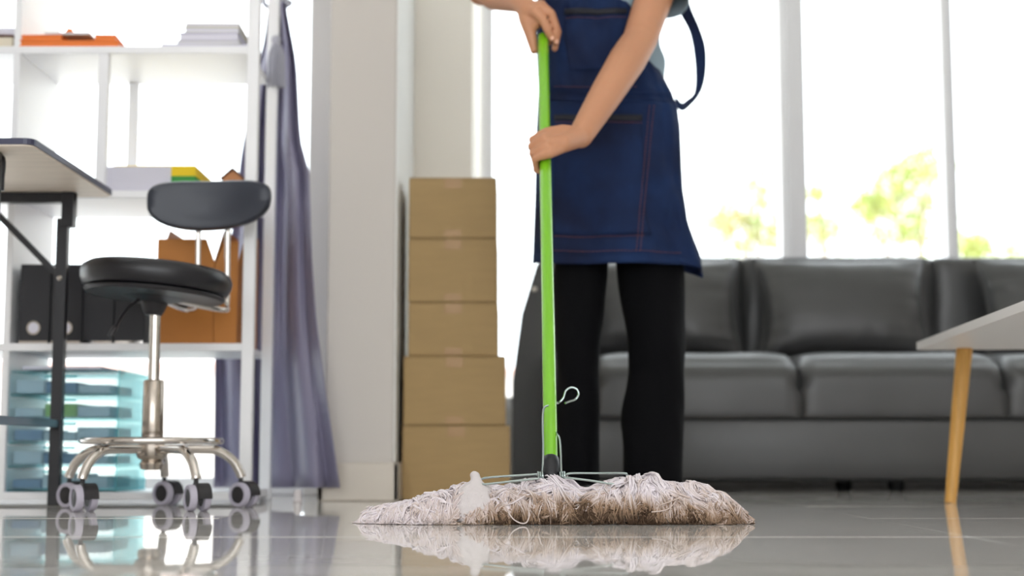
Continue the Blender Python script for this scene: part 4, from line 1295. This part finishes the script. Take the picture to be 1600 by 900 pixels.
# arms; 'near' = the person's left arm on the right of the picture
shL, elL, wrL = at(1058, -112, 3.53), at(1000, 62, 3.36), at(907, 212, 3.165)
body.cap_tube([shL.lerp(Vector((cx, cy_, shL.z)), 0.25), shL, shL.lerp(elL, 0.5), elL, elL.lerp(wrL, 0.22), elL.lerp(wrL, 0.55), wrL], [0.05, 0.052, 0.047, 0.0405, 0.043, 0.038, 0.0275], 20)
shR, elR, wrR = at(842, -120, 3.53), at(752, -14, 3.56), at(812, 2, 3.37)
body.cap_tube([shR.lerp(Vector((cx, cy_, shR.z)), 0.25), shR, shR.lerp(elR, 0.5), elR, elR.lerp(wrR, 0.35), elR.lerp(wrR, 0.7), wrR], [0.05, 0.050, 0.043, 0.036, 0.038, 0.032, 0.026], 20)
# --- gripping hand (lower)
def pole_at(py):
    t = (PT.z - PB.z)
    lo, hi = 0.0, 1.0
    for _ in range(40):
        mid = (lo + hi) / 2
        p = PB.lerp(PT, mid)
        # projected row
        zc = (p.y * cp + (p.z - CAM_H) * sp); yc = (-(p.y) * sp + (p.z - CAM_H) * cp)
        row = 450 - F_PX * yc / zc
        if row > py: lo = mid
        else: hi = mid
    return PB.lerp(PT, (lo + hi) / 2)
eD = dP
eX = Vector((1, 0, 0)); eX = (eX - eD * eX.dot(eD)).normalized()
eN = eX.cross(eD)                                            # towards the camera
if eN.y > 0: eN = -eN
G = pole_at(238)
def L(x, n, d): return G + eX * x + eN * n + eD * d
fingers = [(0.0285, 0.0095, 1.0), (0.0070, 0.0098, 1.08), (-0.0145, 0.0093, 1.0), (-0.0345, 0.0082, 0.85)]
for (d, r_, s_) in fingers:
    mcp = L(-0.004 + 0.010 * abs(d - 0.005) / 0.03, 0.033 - abs(d - 0.005) * 0.12, d)
    base_ = wrL.lerp(mcp, 0.15) + eD * d * 0.35
    body.cap_tube([base_, wrL.lerp(mcp, 0.55) + eN * 0.004 + eD * d * 0.25, mcp], [0.0145, 0.0135, 0.0120 * (0.92 + 0.08 * s_)], 12)
    pip = L(-0.0265 * s_, 0.013, d - 0.003)
    dip = L(-0.019, -0.014, d - 0.006)
    tip = L(0.003, -0.0215, d - 0.008)
    body.cap_tube([mcp, mcp.lerp(pip, 0.5) + eN * 0.002, pip, dip, tip], [0.0118, 0.0105, r_, r_ * 0.93, r_ * 0.85], 12)
# palm and thumb
body.cap_tube([wrL, L(0.035, 0.018, 0.008), L(0.016, 0.026, 0.0)], [0.025, 0.021, 0.016], 14)
body.cap_tube([wrL.lerp(L(0.03, 0.0, 0.02), 0.4), L(0.034, 0.002, 0.018), L(0.023, -0.014, 0.034), L(0.004, -0.0235, 0.042)], [0.017, 0.0155, 0.0115, 0.0095], 12)
# --- upper hand over the pole top
H = PT
def U(px, py, n): 
    p = at(px, py, H.y); return p + Vector((0, -n, 0))
palm = U(826, 18, 0.008)
body.cap_tube([wrR, palm], [0.0265, 0.023], 14)
mcps = [U(836, 24, 0.030), U(843, 16, 0.020), U(846, 10, 0.004), U(846, 6, -0.012)]
for k, (mc, pi_, di, ti, r_) in enumerate([
        (mcps[0], U(848, 38, 0.036), U(856, 54, 0.028), U(861, 63, 0.019), 0.0108),
        (mcps[1], U(860, 26, 0.026), U(868, 48, 0.014), U(868, 67, 0.006), 0.0104),
        (mcps[2], U(862, 22, 0.004), U(872, 48, -0.010), U(867, 73, -0.014), 0.0098),
        (mcps[3], U(860, 16, -0.018), U(866, 40, -0.026), U(858, 62, -0.028), 0.0088)]):
    body.cap_tube([palm.lerp(wrR, 0.2), palm.lerp(mc, 0.5), mc], [0.0180, 0.0165, 0.0132], 12)
    body.cap_tube([mc, pi_, di, ti], [0.0122, r_, r_ * 0.93, r_ * 0.80], 12)
body.ball(U(835, 36, 0.008), 0.0185, 14, 10)
body.ball(U(842, 34, 0.018), 0.0140, 14, 10)
body.cap_tube([palm.lerp(wrR, 0.4), U(823, 33, 0.006), U(829, 56, 0.004), U(834.5, 79, 0.002)], [0.022, 0.0185, 0.0135, 0.0098], 12)
bo = body.build('body', M['skin'], person)
remesh(bo, 0.0029, 4, 0.5)
# face details
for s in (-1, 1):
    ec = hc + Vector((s * 0.029, -0.070, 0.012))
    MB().ball(ec, 0.0115, 12, 8).build('eye', M['eye_white'], person)
    MB().ball(ec + Vector((0, -0.0085, 0)), 0.005, 10, 6).build('pupil', M['eye'], person)
    MB().tube([hc + Vector((s * 0.014, -0.080, 0.034)), hc + Vector((s * 0.03, -0.080, 0.038)), hc + Vector((s * 0.045, -0.070, 0.032))], [0.002, 0.003, 0.0015], 8).build('eyebrow', M['hair'], person)
MB().tube([hc + Vector((-0.021, -0.072, -0.052)), hc + Vector((-0.007, -0.081, -0.049)), hc + Vector((0.007, -0.081, -0.049)), hc + Vector((0.021, -0.072, -0.052))], [(0.002, 0.002), (0.0055, 0.004), (0.0055, 0.004), (0.002, 0.002)], 10).build('mouth', M['lip'], person)
hr = MB()
hr.ball(hc + Vector((0, 0.022, 0.035)), 0.092, 24, 16, (0.92, 1.08, 1.02))
hr.ball(hc + Vector((0, 0.115, 0.0)), 0.042, 16, 12)
hr.ball(hc + Vector((0, 0.05, -0.02)), 0.075, 18, 12, (0.95, 0.9, 1.1))
ho = hr.build('hair', M['hair'], person)
remesh(ho, 0.005, 4)
for v in ho.data.vertices:
    if v.co.y < -0.05 and v.co.z < 0.11: v.co.y = max(v.co.y, -0.05)
for (q, nrm) in ((U(862, 64, 0.0268), 0), (U(869, 67, 0.0138), 0)):
    MB().ball(q, 0.005, 12, 8, (1, 0.45, 1.25)).build('fingernail', M['nail'], person)

# --- trousers
tr = MB()
tr.rings([(cx, cy_, 0.66, 0.150, 0.100), (cx, cy_, 0.76, 0.162, 0.112), (cx, cy_, 0.86, 0.160, 0.112), (cx, cy_, 0.97, 0.146, 0.104)], 32)
TL = {'l': [(400, 868, 951), (430, 866, 950), (480, 866, 945), (540, 867, 937), (600, 868, 935), (660, 869, 936), (720, 868, 937), (782, 866, 938)],
      'r': [(400, 962, 1066), (430, 964, 1067), (480, 970, 1070), (540, 981, 1072), (580, 983, 1072), (620, 974, 1072), (660, 968, 1071), (720, 973, 1070), (782, 976, 1068)]}
for k in ('l', 'r'):
    rs = []
    for (y, a, c) in TL[k]:
        Yc = 3.52 if k == 'l' else lerp(3.52, 3.47, (y - 400) / 376)
        p, q = at(a, y, Yc), at(c, y, Yc)
        rs.append(((p.x + q.x) / 2, Yc, p.z, (q.x - p.x) / 2, 0.070 if y > 560 else 0.084))
    hipx = rs[0][0]
    rs = [(lerp(hipx, cx, 0.25), 3.52, 0.80, rs[0][3] * 0.98, 0.105)] + rs
    rs.reverse()
    tr.rings(rs, 28)
to = tr.build('trousers', M['trousers'], person)
remesh(to, 0.007, 8)
to.data.update()
for v in to.data.vertices:
    wz = v.co + to.location
    f_ = noise.noise(Vector((wz.x * 9, wz.y * 9, wz.z * 5))) * 0.007 + noise.noise(Vector((wz.x * 20, wz.y * 20, wz.z * 11 + wz.x * 14))) * 0.004
    v.co += v.normal * f_
# shoes
for k in ('l', 'r'):
    fo = LEG[k][-1][0]
    sh = MB().rings([(fo.x, fo.y - 0.06, 0.0015, 0.044, 0.135), (fo.x, fo.y - 0.06, 0.022, 0.047, 0.138), (fo.x, fo.y - 0.055, 0.034, 0.042, 0.125), (fo.x, fo.y - 0.01, 0.046, 0.034, 0.07), (fo.x, fo.y + 0.02, 0.075, 0.030, 0.038)], 24)
    so = sh.build('shoe', M['shoe'], person)
    MB().rings([(fo.x, fo.y - 0.06, 0.0, 0.046, 0.138), (fo.x, fo.y - 0.06, 0.012, 0.049, 0.141)], 24).build('sole', M['socket'], so)
# --- t-shirt
ts = MB()
ts.rings([(cx - 0.014, cy_, 0.97, 0.128, 0.094), (cx - 0.014, cy_, 1.00, 0.146, 0.100), (cx - 0.010, cy_, 1.05, 0.147, 0.104), (cx - 0.004, cy_, 1.075, 0.144, 0.104), (cx, cy_, 1.11, 0.128, 0.102), (cx, cy_ + .01, 1.24, 0.152, 0.114), (cx, cy_ + .01, 1.34, 0.158, 0.104), (cx, cy_ + .012, 1.395, 0.125, 0.080), (cx, cy_ + .01, 1.425, 0.064, 0.058)], 36)
ts.cap_tube([shR.lerp(Vector((cx, cy_, shR.z)), 0.3), shR], [0.056, 0.058], 18)
ts.cap_tube([shL.lerp(Vector((cx, cy_, shL.z)), 0.3), shL], [0.056, 0.060], 18)
tso = ts.build('t_shirt', M['shirt'], person)
remesh(tso, 0.006, 6)
for v in tso.data.vertices:
    wz = v.co + tso.location
    v.co += v.normal * (noise.noise(Vector((wz.x * 16, wz.y * 16, wz.z * 26))) * 0.006)
def sleeve(sh, el, t1, r0, r1, off=Vector((0, 0, 0))):
    n_ = 12
    pts = [sh.lerp(el, t1 * i / n_) + off * (i / n_) for i in range(n_ + 1)]
    mb = MB().tube(pts, [lerp(r0, r1, i / n_) for i in range(n_ + 1)], 32, cap=False)
    o_ = mb.build('sleeve', M['shirt'], tso, fixn=False)
    for v in o_.data.vertices:
        wz = v.co
        v.co += Vector((noise.noise(wz * 18), noise.noise(wz * 18 + Vector((5, 5, 5))), 0)) * 0.005
    solid(o_, 0.003)
sleeve(shL, elL, 0.66, 0.060, 0.064, Vector((0.022, 0.0, 0.004)))
sleeve(shR, elR, 0.55, 0.058, 0.062)

# --- apron
AL = [(-60, 852), (0, 840), (60, 838), (100, 840), (140, 842), (200, 839), (300, 837), (412, 833)]
AR = [(-60, 985), (0, 1000), (60, 1008), (90, 1016), (110, 1030), (140, 1046), (165, 1057), (200, 1061), (300, 1066), (340, 1072), (370, 1082), (400, 1093), (430, 1098)]
def apron_pt(u, y, out=0.0):
    """u in -1..1 across, y = photo row on the front plane; returns world point on the cloth"""
    Yr = 3.50
    a = at(interp(y, AL), y, Yr).x; c = at(interp(y, AR), y, Yr).x
    mid, hw = (a + c) / 2, (c - a) / 2
    al = u * R(88)
    dep = interp(y, [(-60, 0.118), (60, 0.116), (140, 0.118), (220, 0.126), (412, 0.128)])
    X = mid + hw * math.sin(al)
    Y = Yr + 0.02 - dep * max(0, math.cos(al)) ** 0.6 
    ry = y + interp(y, [(300, 0), (412, 1)]) * (14 * max(0, u - 0.55) / 0.45)
    # z from the row as seen on the cloth
    z = at(950, ry, Y).z
    low = max(0, min(1, (y - 150) / 260))
    fold = 0.014 * low * math.sin(u * 7.5 + 0.8) + 0.010 * noise.noise(Vector((u * 3.0, y / 60, 2))) + 0.006 * noise.noise(Vector((u * 8, y / 35, 7)))
    crease = 0.010 * math.exp(-((y - 148 - 6 * u) / 6.0) ** 2) - 0.004 * math.exp(-((y - 160 - 6 * u) / 8.0) ** 2)
    flare = 0.03 * max(0, (y - 320) / 100) * max(0, (u - 0.82) / 0.18)
    Y += -fold + crease + flare - out
    return Vector((X, Y, z))
nu_, nv_ = 90, 110
vs = [apron_pt(-1 + 2 * i / (nu_ - 1), lerp(-60, 412, j / (nv_ - 1))) for j in range(nv_) for i in range(nu_)]
ap = MB().add(vs, grid_faces(nv_, nu_)).build('apron', M['denim'], person)
solid(ap, 0.0025, 0)
def patch(u0, u1, y0, y1, name, out=0.004, m='denim', n=(24, 20), th=0.003):
    vs = [apron_pt(lerp(u0, u1, i / (n[0] - 1)), lerp(y0, y1, j / (n[1] - 1)), out) for j in range(n[1]) for i in range(n[0])]
    return solid(MB().add(vs, grid_faces(n[1], n[0])).build(name, M[m], ap), th)
def uof(px, y):
    a, c = interp(y, AL), interp(y, AR)
    s = (px - (a + c) / 2) / ((c - a) / 2)
    return math.asin(max(-0.999, min(0.999, s))) / R(88)
patch(uof(864, 280), uof(1000, 280), 186, 368, 'front_pocket', 0.0035)
patch(uof(864, 190), uof(998, 190), 180, 189, 'pocket_opening', 0.006, 'dark_trim', (20, 4), 0.002)
patch(uof(880, 20), uof(975, 20), 30, 110, 'bib_pocket', 0.0035)
patch(uof(880, 20), uof(975, 20), 14, 23, 'pocket_opening', 0.005, 'dark_trim', (20, 4), 0.002)
patch(-0.98, 0.98, 144, 158, 'waistband', 0.003, 'denim', (60, 6), 0.003)
patch(-0.99, 0.99, 398, 411, 'hem', 0.002, 'denim', (60, 5), 0.004)
def stitch(p0, p1, name='stitching', off=0.0062, seg=0.006):
    """dashed thread between two (px, row) points on the apron"""
    mb = MB()
    steps = 160
    pts = [apron_pt(uof(lerp(p0[0], p1[0], k / steps), lerp(p0[1], p1[1], k / steps)), lerp(p0[1], p1[1], k / steps), off) for k in range(steps + 1)]
    k = 0
    while k + 3 <= steps:
        mb.tube(pts[k:k + 4], 0.0007, 5); k += 4
    mb.build(name, M['thread'], ap)
stitch((1016, 166), (993, 396)); stitch((1009, 166), (987, 396))
stitch((864, 370), (1000, 370)); stitch((864, 136), (990, 136))
stitch((846, 392), (1060, 394)); stitch((866, 192), (998, 192)); stitch((882, 28), (975, 28))
stitch((1032, 118), (1054, 160))
# side flap flaring at the right
fl = []
for j in range(16):
    y = lerp(318, 434, j / 15)
    for i in range(8):
        t = i / 7
        xa_ = 1064 + 4 * math.sin(j / 4)
        xb_ = interp(y, [(318, 1066), (345, 1073), (370, 1082), (400, 1094), (434, 1098)])
        fl.append(at(lerp(xa_, xb_, t), y - (1 - t) * 12 * (j / 15), 3.52 + 0.02 * math.sin(t * 3.1)))
solid(MB().add(fl, grid_faces(16, 8)).build('side_flap', M['denim'], ap), 0.003)
# neck straps of the bib
for s in (-1, 1):
    pts = [apron_pt(0.45 * s, -58, 0.002), Vector((cx + s * 0.07, cy_ - 0.125, 1.30)), Vector((cx + s * 0.066, cy_ - 0.09, 1.40)), Vector((cx + s * 0.06, cy_ - 0.02, 1.44)), Vector((cx + s * 0.04, cy_ + 0.06, 1.42))]
    MB().tube(smooth_path(pts, 6), [(0.0015, 0.014)] * 25, 8, up=(0, -1, 0.2)).build('neck_strap', M['denim'], ap)
# hanging strap loop at the right
def ribbon(spec, name):
    """spec: list of (left px, left py, right px, right py, Y)"""
    A_ = smooth_path([at(a, b_, Y) for a, b_, c, d, Y in spec], 8); B_ = smooth_path([at(c, d, Y + 0.01) for a, b_, c, d, Y in spec], 8)
    vs = []
    for p, q in zip(A_, B_):
        for t in (0, 0.33, 0.66, 1): vs.append(p.lerp(q, t))
    return solid(MB().add(vs, grid_faces(len(A_), 4)).build(name, M['denim'], ap), 0.002)
ribbon([(1052, -20, 1070, -20, 3.55), (1062, 18, 1080, 14, 3.56), (1077, 48, 1093, 44, 3.58), (1084, 78, 1102, 74, 3.60), (1087, 108, 1103, 106, 3.62), (1087, 132, 1099, 132, 3.62), (1084, 147, 1091, 150, 3.61), (1074, 156, 1079, 164, 3.58), (1065, 161, 1067, 173, 3.55), (1055, 150, 1057, 168, 3.53)], 'waist_strap')
